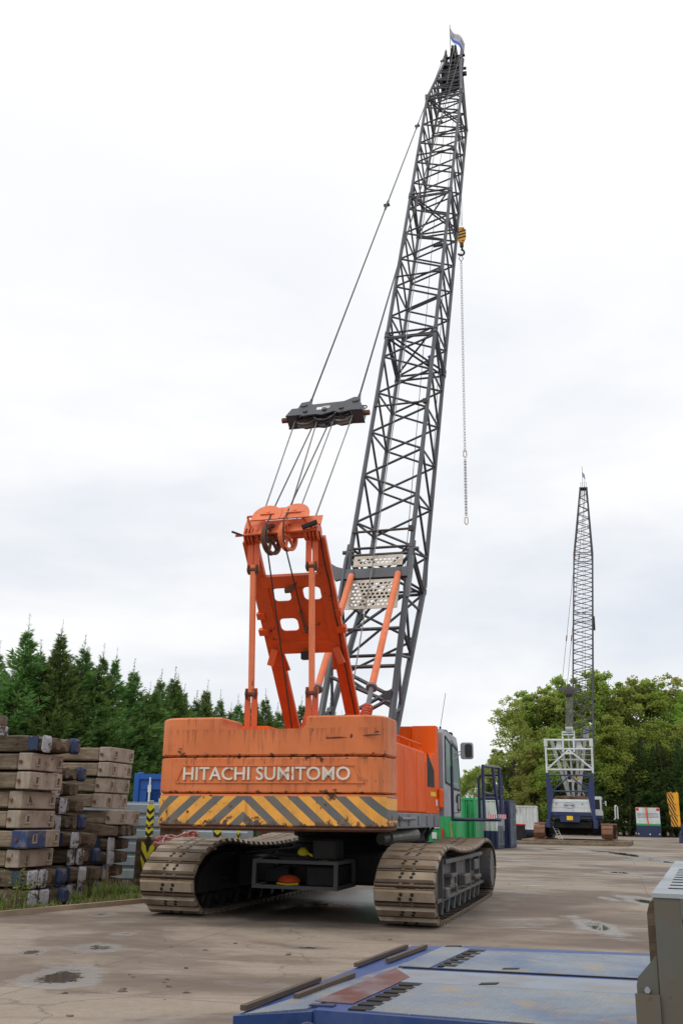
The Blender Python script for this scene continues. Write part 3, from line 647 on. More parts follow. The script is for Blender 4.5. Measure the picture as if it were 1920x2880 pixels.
side_pane('door_lower_window', [(4.05, 1.74), (4.38, 1.74), (4.40, 2.08), (4.08, 2.08)], M['glass'], door)
b = MB(); b.box((cs + .01, 3.86, 1.9), (cs + .035, 3.92, 2.06)); b.build('door_handle', M['grease_shade'], door)
b = MB(); b.box((1.2, 3.0, 3.39), (1.5, 3.3, 3.46), 0, .02); b.box((1.40, 3.7, 3.37), (1.52, 3.9, 3.46), 0, .02); b.build('roof_lamp', M['grease_shade'], cab)
b = MB(); b.tube((1.48, 2.3, 3.38), (1.60, 2.45, 4.2), .006, 5); b.tube((1.48, 2.3, 3.36), (1.49, 2.31, 3.46), .022, 8); b.build('antenna', M['dark'], cab)
# mirror
b = MB(); b.tube((1.56, 3.75, 3.0), (1.72, 3.95, 3.04), .015, 6); b.tube((1.56, 3.75, 2.85), (1.72, 3.95, 3.02), .012, 6)
b.loft([[(1.83 + x * k, 3.95 + t, 3.05 + z * k) for x, z in rrect(-.15, -.19, .15, .19, .06)] for t, k in ((-.05, .92), (-.02, 1), (.05, .95))])
mr = part(b, 'mirror', M['cabgrey'])
b = MB(); b.prism(rrect(-.04, -.15, .12, .15, .05), (1.83, 3.88, 3.05), (1, 0, 0), (0, 0, 1), (0, .018, 0)); b.build('mirror_glass', M['mirrorglass'], mr)
# walkway with blue rails beside the cab
b = MB(); fA, fB, sA, sB, uF = 2.15, 3.62, 1.70, 2.62, 1.555
b.box((sA, fA, uF - .03), (sB, fB, uF), 0); r_ = .033
T_ = lambda p, q: b.tube(p, q, r_, 8)
T_((1.72, fA, uF - .02), (sB + .12, fA, uF - .02)); T_((1.74, fA, uF), (1.74, fA, 2.62)); T_((2.40, fA, uF), (2.40, fA, 2.62))
b.path([(2.12, fB, uF), (2.12, fB, 2.40), (2.15, fB, 2.47), (2.22, fB, 2.50), (sB, fB, 2.50)], r_, 8); T_((2.12, fB, 1.99), (sB, fB, 1.99)); T_((sB, fB, uF), (sB, fB, 2.5))
T_((2.40, fA, 2.62), (2.62, fB, 2.64)); T_((2.40, fA, 2.08), (2.62, fB, 2.02)); T_((sB, 2.9, uF), (sB - .1, 2.9, 2.63)); T_((sB, 3.3, uF), (sB, 3.3, 2.64))
wk = part(b, 'walkway', M['navy'])
def stripes(w, h, n):
    bb = MB()
    for i in range(n): bb.face([(w * i / n, 0, 0), (w * (i + .5) / n, 0, 0), (w * (i + .3) / n, 0, h), (w * (i - .2) / n, 0, h)], 0); bb.face([(w * (i + .5) / n, 0, 0), (w * (i + 1) / n, 0, 0), (w * (i + .8) / n, 0, h), (w * (i + .3) / n, 0, h)], 1)
    return bb
bb = stripes(.17, .09, 5); bb.v = [(x + 2.47, fA - .05, z + uF) for x, y, z in bb.v]; bb.build('reflector', [M['whitetext'], M['red']], wk)
bb = stripes(.17, .09, 5); bb.v = [(x + 2.66, fA + .3, z + uF) for x, y, z in bb.v]; bb.build('reflector', [M['whitetext'], M['red']], wk)

# --- gantry mast
def mline(t): return V((0, -.4 - 3.7 * t, 2.0 + 4.08 * t))     # leg axis, t 0..1
md_ = (mline(1) - mline(0)).normalized(); mn = md_.cross(V((1, 0, 0))).normalized()
GS = -.06
b = MB()
for s in (-.60, .60): b.beam(mline(0) + V((GS + s, 0, 0)), mline(.99) + V((GS + s, 0, 0)), .085, .26, (1, 0, 0))
mast = part(b, 'gantry_mast', M['mast'])
# lattice plate between the legs with three rounded openings
b = MB(); tT, tB = .845, .60; wP = 1.10; Lp = (mline(tT) - mline(tB)).length
orig = mline(tT) + V((GS - wP / 2, 0, 0)); ay = -md_
hh = Lp / 2
rows = [(0, [(.13, .42), (.63, .92)]), (1, [(.14, .44), None])]
for r, cells in rows:
    for c, hx in enumerate(cells):
        o_ = orig + V((c * wP / 2, 0, 0)) + ay * (r * hh)
        if hx: b.hole_cell(o_, (1, 0, 0), ay, wP / 2, hh, list(rrect((hx[0] - c * .5) * wP, (.22 if r == 0 else .12) * hh, (hx[1] - c * .5) * wP, (.60 if r == 0 else .50) * hh, .08)), .02)
        else: b.prism([(0, 0), (wP / 2, 0), (wP / 2, hh), (0, hh)], o_, (1, 0, 0), ay, V((1, 0, 0)).cross(ay) * .02)
for t in (tT, tB): b.beam(mline(t) + V((GS - .56, 0, 0)), mline(t) + V((GS + .56, 0, 0)), .09, .22, md_)
b.beam(mline(tB - .02) + V((GS - .55, 0, 0)), mline(tB - .09) + V((GS - .50, 0, 0)), .03, .2, (1, 0, 0)); b.beam(mline(tB - .02) + V((GS + .55, 0, 0)), mline(tB - .09) + V((GS + .50, 0, 0)), .03, .2, (1, 0, 0))
b.build('mast_plate', M['mast'], mast)
for s in (-1, 1):
    for t, L_ in ((.72, .13), (.66, .16)):
        b = MB(); b.beam(mline(t) + V((GS + s * .62, -.05, 0)), mline(t) + V((GS + s * (.64 + L_), -.05, 0)), .09, .12, md_); b.build('mast_bracket', M['mast'], mast)
    b = MB(); b.beam(mline(.60) + V((GS + s * .56, -.10, -.05)), mline(.55) + V((GS + s * .66, -.22, -.12)), .05, .12, (1, 0, 0)); b.build('mast_bracket', M['mast'], mast)
b = MB(); b.beam(mline(.83) + V((GS + .06, -.05, .06)), mline(.80) + V((GS - .04, -.16, .02)), .10, .03, md_); b.tube(mline(.80) + V((GS - .02, -.14, .02)), mline(.80) + V((GS - .12, -.2, .0)), .05, 10); b.build('mast_lamp', M['rustpin'], mast)
b = MB(); b.box(*[tuple(mline(.592) + V((GS + d[0], d[1], d[2]))) for d in ((-.08, -.12, -.20), (.06, .02, -.06))]); b.build('mast_lamp', M['grease_shade'], mast)
b = MB(); pts = [mline(t) + V((GS + .66, -.10 + .02 * sin(t * 40), .02 * cos(t * 31))) for t in [i / 24 for i in range(25)]]; b.path(pts, .011, 5); b.build('cable', M['grease_shade'], mast)
# head axle, lugs and sheave box
AX = V((GS, -4.12, 6.10))
b = MB(); b.tube(AX - V((.60, 0, 0)), AX + V((.60, 0, 0)), .085, 16)
for s in (-1, 1):
    for k in (0, .06, .12): b.tube(AX + V((s * (.50 + k), 0, 0)), AX + V((s * (.53 + k), 0, 0)), .15, 18)
    b.tube(AX + V((s * .40, 0, 0)), AX + V((s * .46, 0, 0)), .13, 16)
b.tube(AX + V((-.78, -.17, -.02)), AX + V((.66, -.17, .0)), .022, 8); b.tube(AX + V((-.60, -.12, .32)), AX + V((.42, -.12, .34)), .02, 8); b.tube(AX + V((-.60, -.12, .32)), AX + V((-.52, -.05, .02)), .02, 6); b.tube(AX + V((.3, -.12, .34)), AX + V((.50, -.05, .1)), .025, 6)
hd = part(b, 'gantry_head', M['mast'])
b = MB(); b.beam(AX + V((-.84, -.2, .05)), AX + V((-.66, -.17, -.02)), .04, .03); b.build('work_lamp', M['grease_shade'], hd)
b = MB(); b.beam(AX + V((.42, -.26, .02)), AX + V((.66, -.2, .12)), .09, .06); b.build('work_lamp', M['grease_shade'], hd)
hx = V((1, 0, 0)); hy = V((0, .52, .854)); hn = hx.cross(hy)
def lobes():
    pts = []
    c1, c2, r = -.25, .25, .255
    top = .10
    pts += [(-.52, .0), (.52, .0)]
    for i in range(0, 13): a = pi * i / 16; pts.append((c2 + r * cos(a), top + r * sin(a)))
    for i in range(4, 17): a = pi * i / 16; pts.append((c1 + r * cos(a), top + r * sin(a)))
    return pts
b = MB(); base = AX + V((0, 0, .10)); b.prism(lobes(), base + hn * .215, hx, hy, hn * .025); b.prism(lobes(), base - hn * .145, hx, hy, hn * .025)
for sx_ in (-.51, .51): b.beam(base + hx * sx_ + hn * .05, base + hx * sx_ + hy * .22 + hn * .05, .02, .34, hx)
b.beam(base + hx * -.5 + hn * .05, base + hx * .5 + hn * .05, .03, .33, hy)
for c in (-.235, .235):
    b.beam(base + hx * (c - .12) + hy * .12 + hn * .255, base + hx * (c + .12) + hy * .12 + hn * .255, .02, .03, hn); b.tube(base + hx * c + hy * .18 + hn * .23, base + hx * c + hy * .18 + hn * .265, .03, 8)
b.prism([(-.012, 0), (.012, 0), (.012, .25), (-.012, .25)], base + hn * .2405, hx, hy, hn * .01)
b.build('sheave_box', M['mastlt'], hd)
def sheave(c, axis, r, w, name, parent, m1, spokes=5):
    b = MB(); c = V(c); a = V(axis).normalized(); x = a.cross(V((0, 0, 1)));
    if x.length < .01: x = a.cross(V((0, 1, 0)))
    x.normalize(); y = a.cross(x); n = 26
    prof = [(r * .80, -w / 2), (r, -w / 2), (r * .90, 0), (r, w / 2), (r * .80, w / 2)]
    b.loft([[c + a * o + (x * cos(2 * pi * i / n) + y * sin(2 * pi * i / n)) * q for i in range(n)] for q, o in prof + prof[:1]], cap=False)
    b.tube(c - a * w * .7, c + a * w * .7, r * .25, 12)
    for i in range(spokes):
        d = x * cos(2 * pi * i / spokes) + y * sin(2 * pi * i / spokes); b.beam(c + d * r * .2, c + d * r * .84, r * .16, w * .5, a)
    return b.build(name, m1, parent)
sheave(AX + V((-.17, -.08, -.10)), (1, -.24, 0), .27, .08, 'sheave', hd, M['rustpin']); sheave(AX + V((.12, -.08, -.06)), (1, -.24, 0), .26, .08, 'sheave', hd, M['mastlt'])
# tension links down to the counterweight
for s in (-.57, .46):
    b = MB(); top = V((s, -4.12, 6.02)); bt = V((s + .01, -3.98, 2.75))
    b.beam(V((s, -4.11, 5.60)), V((s + .008, -4.0, 3.45)), .07, .085, (1, 0, 0))
    lk = part(b, 'gantry_link', M['mastlt'])
    for k, (p, q) in enumerate(((V((s, -4.12, 6.02)), V((s, -4.11, 5.48))), (V((s + .008, -4.0, 3.55)), bt))):
        b = MB()
        for e in (-.058, .058): b.beam(p + V((e, 0, 0)), q + V((e, 0, 0)), .022, .095, (1, 0, 0))
        c = V((s, -4.11, 5.52)) if k == 0 else V((s + .008, -4.0, 3.46))
        b.tube(c - V((.10, 0, 0)), c + V((.10, 0, 0)), .045, 12, mi=1)
        for e in (-.082, .064): b.tube(c + V((e, 0, 0)), c + V((e + .018, 0, 0)), .085, 16, mi=1)
        b.build('clevis', [M['mast'], M['rustpin']], lk)
b = MB(); b.box((-.62, -3.05, 1.64), (-.52, -1.2, 2.5)); b.box((.25, -3.0, 1.64), (.33, -1.2, 2.4)); b.tube((-.5, -1.6, 2.1), (.25, -1.6, 2.1), .33, 20); b.tube((-.5, -.5, 2.1), (.25, -.5, 2.1), .30, 20)
part(b, 'winch', M['grease_shade'])

# --- lattice boom
EL = 1.08293; BF = V((0, 1.0586, 2.1362)); Bd = V((0, cos(EL), sin(EL))); Bn = V((0, sin(EL), -cos(EL))); BW, BD = 1.506, 1.687
def bp(t, sx, sn, w=1., d=1.): return BF + Bd * t + V((sx * BW / 2 * w, 0, 0)) + Bn * (sn * BD / 2 * d)
CORN = {'NL': (-1, -1), 'NR': (1, -1), 'FR': (1, 1), 'FL': (-1, 1)}
RC, RL = .062, .034
def lace(b, nodes, r=RL):
    for (p, q) in nodes: b.tube(p, q, r, 6, mi=1)
# base section
FOOT = {'L': V((-.76, 0, 2.14)), 'R': V((.76, 0, 2.14))}
NJ, FJ = bp(5.85, 1, -1), bp(5.95, 1, 1)
def base_chord(c, k):        # k: 0 foot .. 1 joint
    sx, sn = CORN[c]; f = V((sx * .76, .0, 2.14)); j = bp(5.85 if sn < 0 else 5.95, sx, sn)
    f = f + V((0, -.06 if sn < 0 else .06, 0))
    return f + (j - f) * k
b = MB()
for c in CORN: b.tube(base_chord(c, 0), base_chord(c, 1), .075, 10)
zz = lambda a, c, ks: [(base_chord(a if i % 2 == 0 else c, ks[i]), base_chord(c if i % 2 == 0 else a, ks[i + 1])) for i in range(len(ks) - 1)]
lace(b, [(base_chord('NL', .56), base_chord('NR', .78)), (base_chord('NL', .06), base_chord('NR', .16)), (base_chord('NL', .10), base_chord('NR', .20))], .04)
lace(b, [(base_chord('NL', .42), base_chord('NR', .30)), (base_chord('NL', .47), base_chord('NR', .325)), (base_chord('NL', .20), base_chord('NR', .36)), (base_chord('NL', .17), base_chord('NR', .33)), (base_chord('NL', .455), base_chord('NR', .455))], .045)
lace(b, zz('FL', 'FR', [.12, .32, .52, .70, .88]))
for sd_ in ('L', 'R'): lace(b, zz('N' + sd_, 'F' + sd_, [.26, .34, .50, .60, .76, .88]))
for k in (.62, .985):
    for a, c in (('NL', 'NR'), ('FL', 'FR'), ('NL', 'FL'), ('NR', 'FR')): lace(b, [(base_chord(a, k), base_chord(c, k))], .042)
lace(b, [(base_chord('NL', .985), base_chord('FR', .985)), (base_chord('NL', .62), base_chord('NR', .985)), (base_chord('FL', .8), base_chord('NR', .985)), (base_chord('FL', .62), base_chord('FR', .985))])
# cross beam, side cheeks and lugs at the head of the base section
nc = lambda u, s=0.: V((s, (u - 2.14) / 1.817 - .03, u))
nd = (nc(7.5) - nc(6.5)).normalized(); nn = nd.cross(V((1, 0, 0))).normalized()
b.beam(nc(7.04, -.78) - V((0, .05, 0)), nc(7.04, .78) - V((0, .05, 0)), .10, .30, nd)
for s in (-.80, .80):
    b.prism([(-.10, -.95), (.10, -.75), (.13, .35), (.06, .62), (-.06, .62), (-.13, .3)], nc(7.15, s - .03), nn, nd, (.06, 0, 0))
    b.tube(nc(7.72, s - .14), nc(7.72, s + .14), .05, 10); b.beam(nc(7.55, s), nc(7.95, s), .05, .10, (1, 0, 0))
b.prism([(0, -.20), (.16, -.25), (.42, .16), (.46, .30), (.38, .34), (.2, .2), (0, .12)], nc(7.15, -.84), (-1, 0, 0), nd, nn * .05)
for k in (.12, .30): b.box(*[tuple(base_chord('NR', k + d) + V((-.12 + e, 0, 0))) for d, e in ((0, -.1), (.05, .08))], mi=1)
boom = part(b, 'boom', [M['boom'], M['lace']], smooth=False)
# perforated guard plates on the near face
def perf(name, u0, u1, s0, s1, nr, cols):
    b = MB(); o0 = nc(u1, s0) - nn * 0 - V((0, .08, 0)); L_ = (nc(u1) - nc(u0)).length; w = (s1 - s0); mg = .075
    cw_ = (w - 2 * mg) / cols; ch = (L_ - 2 * mg) / nr; ay = -nd
    def rect(a0, b0, a1, b1): b.prism([(a0, b0), (a1, b0), (a1, b1), (a0, b1)], o0, (1, 0, 0), ay, V((1, 0, 0)).cross(ay) * .014)
    rect(0, 0, w, mg); rect(0, L_ - mg, w, L_); rect(0, mg, mg, L_ - mg); rect(w - mg, mg, w, L_ - mg)
    for r in range(nr):
        off = cw_ * .5 if r % 2 else 0; n_ = cols - (1 if r % 2 else 0)
        if off: rect(mg, mg + r * ch, mg + off, mg + (r + 1) * ch); rect(w - mg - off, mg + r * ch, w - mg, mg + (r + 1) * ch)
        for c in range(n_): b.hole_cell(o0 + V((mg + off + c * cw_, 0, 0)) + ay * (mg + r * ch), (1, 0, 0), ay, cw_, ch, circ(cw_ / 2, ch / 2, min(cw_, ch * 1.2) * .36, 10, .1), .014)
    n1 = V((1, 0, 0)).cross(ay)
    for a in (.04, w * .35, w * .65, w - .04):
        for bb_ in (.035, L_ - .035): b.tube(o0 + V((a, 0, 0)) + ay * bb_ + n1 * .01, o0 + V((a, 0, 0)) + ay * bb_ + n1 * .035, .018, 6, mi=1)
    return b.build(name, [M['perf'], M['rustpin']], boom)
perf('perforated_plate', 6.10, 6.88, -.62, .60, 7, 10); perf('perforated_plate', 7.26, 7.56, -.60, .60, 2, 10)
# straight insert sections
def insert(t0, t1, name):
    b = MB(); L_ = t1 - t0; p = 1.765; n0 = t0 + 1.04
    for c, (sx, sn) in CORN.items():
        b.tube(bp(t0 + .02, sx, sn), bp(t1 - .02, sx, sn), RC, 10)
        for t in (t0 + .02, t1 - .16): b.tube(bp(t, sx, sn), bp(t + .14, sx, sn), RC * 1.35, 10)
    zN = [(n0 + i * .88, 'NL' if i % 2 == 0 else 'NR') for i in range(10) if n0 + i * .88 < t1 - .12]
    zF = [(n0 + .22 + i * .88, 'FR' if i % 2 == 0 else 'FL') for i in range(10) if n0 + .22 + i * .88 < t1 - .12]
    zRn = [(t, c) for t, c in zN if c == 'NR']; zLn = [(t, c) for t, c in zN if c == 'NL']; zRf = [(t, c) for t, c in zF if c == 'FR']; zLf = [(t, c) for t, c in zF if c == 'FL']
    P = lambda q: bp(q[0], *CORN[q[1]])
    for z in (zN, zF, sorted(zRn + zRf), sorted(zLn + zLf)):
        lace(b, [(P(z[i]), P(z[i + 1])) for i in range(len(z) - 1)])
    e0, e1 = t0 + .12, t1 - .12
    for a, c in (('NL', 'NR'), ('FL', 'FR'), ('NL', 'FL'), ('NR', 'FR')):
        lace(b, [(P((e0, a)), P((e0, c))), (P((e1, a)), P((e1, c)))])
    lace(b, [(P((e0, 'NR')), P((n0, 'NL'))), (P((e0, 'FL')), P((n0 + .22, 'FR'))), (P((e0, 'NL')), P((e0, 'FR'))), (P((e0 + .12, 'NR')), P((e0 + .12, 'FL'))),
             (P((e0, 'NR')), P((n0 + .22, 'FR'))), (P((e0, 'FL')), P((n0, 'NL'))), (P((e1, zN[-1][1].replace('R', 'L') if zN[-1][1] == 'NR' else 'NR')), P(zN[-1])), (P((e1, 'FR' if zF[-1][1] == 'FL' else 'FL')), P(zF[-1])),
             (P((e1, 'NL')), P((e1, 'FR')))])
    lace(b, [(P((e1 - .10, 'NL')), P((e1 - .06, 'NR')))], .03)
    o = b.build(name, [M['boom'], M['lace']], boom)
    b = MB(); p_, q_ = bp(t0 + (.62 if t0 < 7 else 3.3), -1, -1.08), bp(t0 + (.64 if t0 < 7 else 3.32), .94, -1.08)
    b.tube(p_, q_, .032, 8); b.box(tuple(q_ - V((.06, .06, .06))), tuple(q_ + V((.05, .05, .07)))); b.build('stowed_bar', M['rustgrey'], o)
    if t0 < 7:
        b = MB(); p_, q_ = bp(t0 + 5.6, -1, -1.08), bp(t0 + 5.62, .94, -1.08); b.tube(p_, q_, .032, 8); b.box(tuple(q_ - V((.06, .06, .06))), tuple(q_ + V((.05, .05, .07)))); b.build('stowed_bar', M['rustgrey'], o)
    return o
JT = (5.87, 15.07, 24.17, 33.25)
secs = [insert(JT[i], JT[i + 1], 'boom_section') for i in range(3)]
b = MB(); p_ = bp(14.0, .72, -.55); b.box(tuple(p_ - V((.05, .05, .12))), tuple(p_ + V((.05, .05, .02)))); b.build('boom_lamp', M['dark'], secs[0])
b = MB(); p_ = bp(14.15, .72, -.6); b.tube(p_, p_ + V((.12, -.03, .03)), .045, 8); b.build('lamp_bracket', M['cblue'], secs[0])
b = MB(); p_ = bp(20.3, .72, -.95); b.box(tuple(p_ - V((.2, .05, .05))), tuple(p_ + V((.2, .05, .04)))); b.build('boom_lamp', M['dark'], secs[1])
# tapering tip section with head sheaves
TT = 38.7
def tipP(t, c):
    sx, sn = CORN[c]; k = max(0, min(1, (t - 33.3) / (TT - 33.3))); return bp(t, sx, sn, 1 - .48 * k, 1 - .70 * k)
b = MB()
for c in CORN: b.path([bp(33.25, *CORN[c]), tipP(33.5, c), tipP(TT, c), tipP(40.2, c)], RC, 10)
for a, c in (('NL', 'NR'), ('FR', 'FL'), ('NR', 'FR'), ('FL', 'NL')):
    ts = [33.4 + i * .62 for i in range(10)]; lace(b, [(tipP(ts[i], a if i % 2 == 0 else c), tipP(ts[i + 1], c if i % 2 == 0 else a)) for i in range(9)])
    for t in (33.38, 34.6, 35.9, 37.0): lace(b, [(tipP(t, a), tipP(t, c))])
lace(b, [(tipP(33.4, 'NL'), tipP(33.4, 'FR')), (tipP(35.9, 'NL'), tipP(35.9, 'FR'))])
for s in (-1, 1): b.box(*[tuple(tipP(33.36, 'NL' if s < 0 else 'NR') + V(d)) for d in ((-.09, -.09, -.09), (.09, .09, .09))])
tip = b.build('boom_tip', [M['boom'], M['lace']], boom)
b = MB()
for s in (-.39, -.13, .13, .37):
    b.prism([(-.30, 36.6), (.34, 36.5), (.46, 38.6), (.50, 40.0), (.2, 40.6), (-.34, 40.3), (-.30, 38.6)], BF + V((s - .015, 0, 0)), Bn, Bd, (.03, 0, 0))
b.prism([(-.39, 36.3), (.37, 36.5), (.39, 39.0), (-.39, 39.0)], BF + Bn * .25, (1, 0, 0), Bd, Bn * .03)
b.prism([(-.36, 38.9), (.36, 39.0), (.36, 40.0), (-.36, 40.0)], BF + Bn * .2, (1, 0, 0), Bd, Bn * .03); b.prism([(-.39, 37.2), (.37, 37.2), (.37, 37.9), (-.39, 37.9)], BF - Bn * .1, (1, 0, 0), Bd, Bn * .03)
b.tube(BF + Bd * 40.0 + V((-.55, 0, 0)), BF + Bd * 40.0 + V((.52, 0, 0)), .07, 10); b.tube(BF + Bd * 39.1 + V((-.44, 0, 0)) + Bn * .3, BF + Bd * 39.1 + V((.58, 0, 0)) + Bn * .3, .07, 10)
b.beam(BF + Bd * 37.6 + V((.38, 0, 0)), BF + Bd * 37.6 + V((.70, 0, 0)), .14, .16)
b.build('head_plate', M['dark'], tip)
for s in (-.06, .08): sheave(BF + Bd * 40.35 + V((s, 0, 0)) - Bn * .1, (1, 0, 0), .36, .07, 'head_sheave', tip, M['dark'])
for s in (-.22, .22): sheave(BF + Bd * 38.5 + V((s, 0, 0)) - Bn * .05, (1, 0, 0), .30, .07, 'head_sheave', tip, M['dark'])
# backstops
for s in (-.56, .56):
    a, m_, e = V((s, 2.42, 6.98)), V((s, -.22, 4.03)), V((s, -.86, 3.22)); m2 = m_ + (e - m_) * .55
    b = MB(); b.tube(a, m_, .072, 14); bs = part(b, 'boom_backstop', M['mastlt'], smooth=False)
    b = MB(); d = (m_ - a).normalized(); b.tube(m_ + d * .0, m_ + d * .05, .115, 14); b.tube(m_, e, .05, 12); b.build('backstop_rod', M['grey'], bs)
    b = MB(); b.prism([(-.06, 0), (.06, 0), (.0, .30)], a + V((0, .02, 0)), (1, 0, 0), -d, (0, .02, 0)); b.build('backstop_lug', M['boom'], bs)
    b = MB(); x = V((1, 0, 0)); y = d.cross(x)
    q = m2 + (e + (e - m2) * .3 - m2) * 0; Ls = (e - m2).length + .25
    b.path([m2 + d * (Ls * i / 110) + x * .095 * cos(i * .57) + y * .095 * sin(i * .57) for i in range(111)], .02, 5); b.build('spring', M['mast'], bs)

# --- bridle block, ropes and pendants
SC = V((.01, -1.80, 9.22)); sx_, sy_ = V((1, 0, 0)), V((0, .607, .795)); sz_ = sx_.cross(sy_)
outl = [(-.81, -.11), (-.735, .17), (-.606, .17), (-.574, .39), (-.40, .42), (-.31, .27), (.342, .285), (.53, .417), (.664, .40), (.697, .166), (.78, -.125), (.53, -.10), (.41, -.14), (.30, -.16), (.19, -.08), (.04, -.15), (-.05, -.18), (-.17, -.14), (-.31, -.14), (-.43, -.165), (-.52, -.11)]
outl = list(reversed(outl))
b = MB()
b.prism(outl, SC - sz_ * .16, sx_, sy_, sz_ * .03); b.prism(outl, SC + sz_ * .13, sx_, sy_, sz_ * .03)
b.beam(SC + sx_ * -.70 - sz_ * .125, SC + sx_ * -.70 + sz_ * .125, .20, .22, sy_); b.beam(SC + sx_ * .66 - sz_ * .125, SC + sx_ * .66 + sz_ * .125, .22, .22, sy_)
for x in (-.42, -.02, .33):
    b.tube(SC + sx_ * x - sz_ * .19, SC + sx_ * x + sz_ * .19, .05, 10)
    b.beam(SC + sx_ * (x - .07) + sy_ * .03 - sz_ * .175, SC + sx_ * (x + .07) + sy_ * .03 - sz_ * .175, .02, .04, sy_)
for x, y in ((-.50, .27), (.58, .27)): b.tube(SC + sx_ * x + sy_ * y - sz_ * .18, SC + sx_ * x + sy_ * y + sz_ * .18, .075, 14)
for x in (-.66, .74): b.path([SC + sx_ * (x + .05 * cos(a)) + sy_ * (.24 + .06 * sin(a)) for a in [i * pi / 5 for i in range(11)]], .014, 5)
br = part(b, 'bridle_block', M['boom'])
for x, y in ((-.42, -.03), (.33, -.03)): sheave(SC + sx_ * x + sy_ * y - sz_ * .03, sz_, .225, .09, 'sheave', br, M['rope'])
sheave(SC + sx_ * -.02 - sy_ * .10 + sz_ * .06, sz_, .22, .09, 'sheave', br, M['dark'])
b = MB()
for s, x in ((-1, -.80), (1, .74)): b.tube(SC + sx_ * x, SC + sx_ * (x + s * .14), .055, 12)
b.build('side_pin', M['rustpin'], br)
b = MB(); b.prism([(-.19, .02), (-.08, .02), (-.08, .12), (-.19, .12)], SC + sz_ * .1605, sx_, sy_, sz_ * .004); b.build('label_plate', M['whitetext'], br)
b = MB(); b.prism([(-.075, .05), (.08, .05), (.08, .15), (-.075, .15)], SC + sz_ * .1605, sx_, sy_, sz_ * .004); b.build('label_plate', M['perf'], br)
hb = AX + V((0, 0, .10))
for xs, xh, y_ in ((-.66, -.48, 0), (-.63, -.44, .06), (-.19, .0, 0), (-.16, .04, .06), (.19, .20, .05), (.53, .50, 0), (.56, .54, .06)):
    b = MB(); b.tube(SC + sx_ * xs - sy_ * .08 + sz_ * (y_ - .02), hb + hx * xh + hy * .25 + hn * (y_ - .05), .0125, 6); part(b, 'luffing_rope', M['rope'])
D1, D2 = AX + V((-.17, -.34, -.02)), AX + V((.12, -.33, .02))
b = MB(); b.path([SC + sx_ * -.23 - sy_ * .08 - sz_ * .02, D1 + V((0, 0, .12)), D1 + V((0, .03, -.22)), V((-.38, -1.9, 2.2))], .0135, 6); part(b, 'luffing_rope', M['ropedk'])
b = MB(); b.path([SC + sx_ * .09 - sy_ * .08 - sz_ * .02, D2 + V((0, 0, .12)), D2 + V((0, .03, -.2)), mline(.70) + V((GS + .06, -.07, 0))], .0135, 6); lr = part(b, 'luffing_rope', M['ropedk'])
b = MB(); b.tube(mline(.73) + V((GS + .05, -.09, 0)), mline(.66) + V((GS + .08, -.09, 0)), .03, 8); b.box(*[tuple(mline(.65) + V((GS + .04 + d, -.12 + d, d)) ) for d in (0, .09)]); b.build('wedge_socket', M['rustpin'], lr)
for s in (-1, 1):
    a = SC + sx_ * (-.47 if s < 0 else .56) + sy_ * .36; e = BF + Bd * 39.7 + V((s * .40 + (.02), 0, 0)) - Bn * .36
    b = MB(); b.tube(a, e, .021, 6); pd = part(b, 'pendant_rope', M['ropedk'])
    for k in (.0, .36, .62, .95):
        c = a + (e - a) * k; d = (e - a).normalized(); b = MB()
        b.tube(c, c + d * .42, .045, 8, .028); b.tube(c - d * .42, c, .028, 8, .045) if k > .01 else None
        b.tube(c - V((.09, 0, 0)), c + V((.09, 0, 0)), .05, 8); b.build('rope_socket', M['rustgrey'], pd)
b = MB(); b.path([BF + Bd * 40.3 - Bn * .40 + V((.02, 0, 0)), BF + Bd * 25 - Bn * 1.02 + V((-.05, 0, 0)), BF + Bd * 5.9 - Bn * 1.05 + V((-.08, 0, 0)), V((-.12, .55, 3.6)), V((-.12, .0, 2.45))], .014, 6); part(b, 'hoist_rope', M['rope'])
for s in (-.05, .10):
    b = MB(); b.path([BF + Bd * 40.3 + Bn * .3 + V((s, 0, 0)), BF + Bd * 28 + Bn * .4 + V((s * 3, 0, 0)), BF + Bd * 6 + Bn * .75 + V((s * 4 + .45, 0, 0))], .010, 5); part(b, 'hoist_rope', M['ropedk'])

# --- things hanging from or flying on the boom tip
TIPW = CM @ (BF + Bd * 40.2)
HY = TIPW.y + .55
h0, h1 = at(1290, 166, Y=HY), at(1297, 640, Y=HY); h0.x = h1.x
b = MB(); b.path([h0 + V((-.12, 0, .1)), h1 + V((-.03, 0, .1))], .011, 5); b.path([h0 + V((.04, 0, .1)), h1 + V((.03, 0, .1))], .011, 5)
hkc = at(1297, 662, Y=HY)
hk = b.build('hook_block', M['ropedk']); tag(hk, 'yellow and black striped hook block hanging from the tip of the tall dark boom', 'hook block')
def hookplates():
    b = MB(); oct_ = [(-.08, -.42), (.08, -.42), (.20, -.15), (.20, .14), (.10, .40), (-.10, .40), (-.20, .14), (-.20, -.15)]
    for y in (-.09, .06): b.prism(oct_, hkc + V((0, y, 0)), (1, 0, 0), (0, 0, 1), (0, .03, 0), 0)
    for k in range(-2, 3):
        z = k * .16; b.prism([(-.195, z - .11), (.195, z + .03), (.195, z + .12), (-.195, z - .02)] if abs(k) < 2 else [(-.10, z * .98 - .06), (.10, z * .98 + .03), (.10, z * .98 - .06)], hkc + V((0, -.094, 0)), (1, 0, 0), (0, 0, 1), (0, .004, 0), 1)
    return b
hookplates().build('cheek_plate', [M['amber'], M['black']], hk)
b = MB(); b.tube(hkc + V((0, 0, -.45)), hkc + V((0, 0, -.62)), .09, 10)
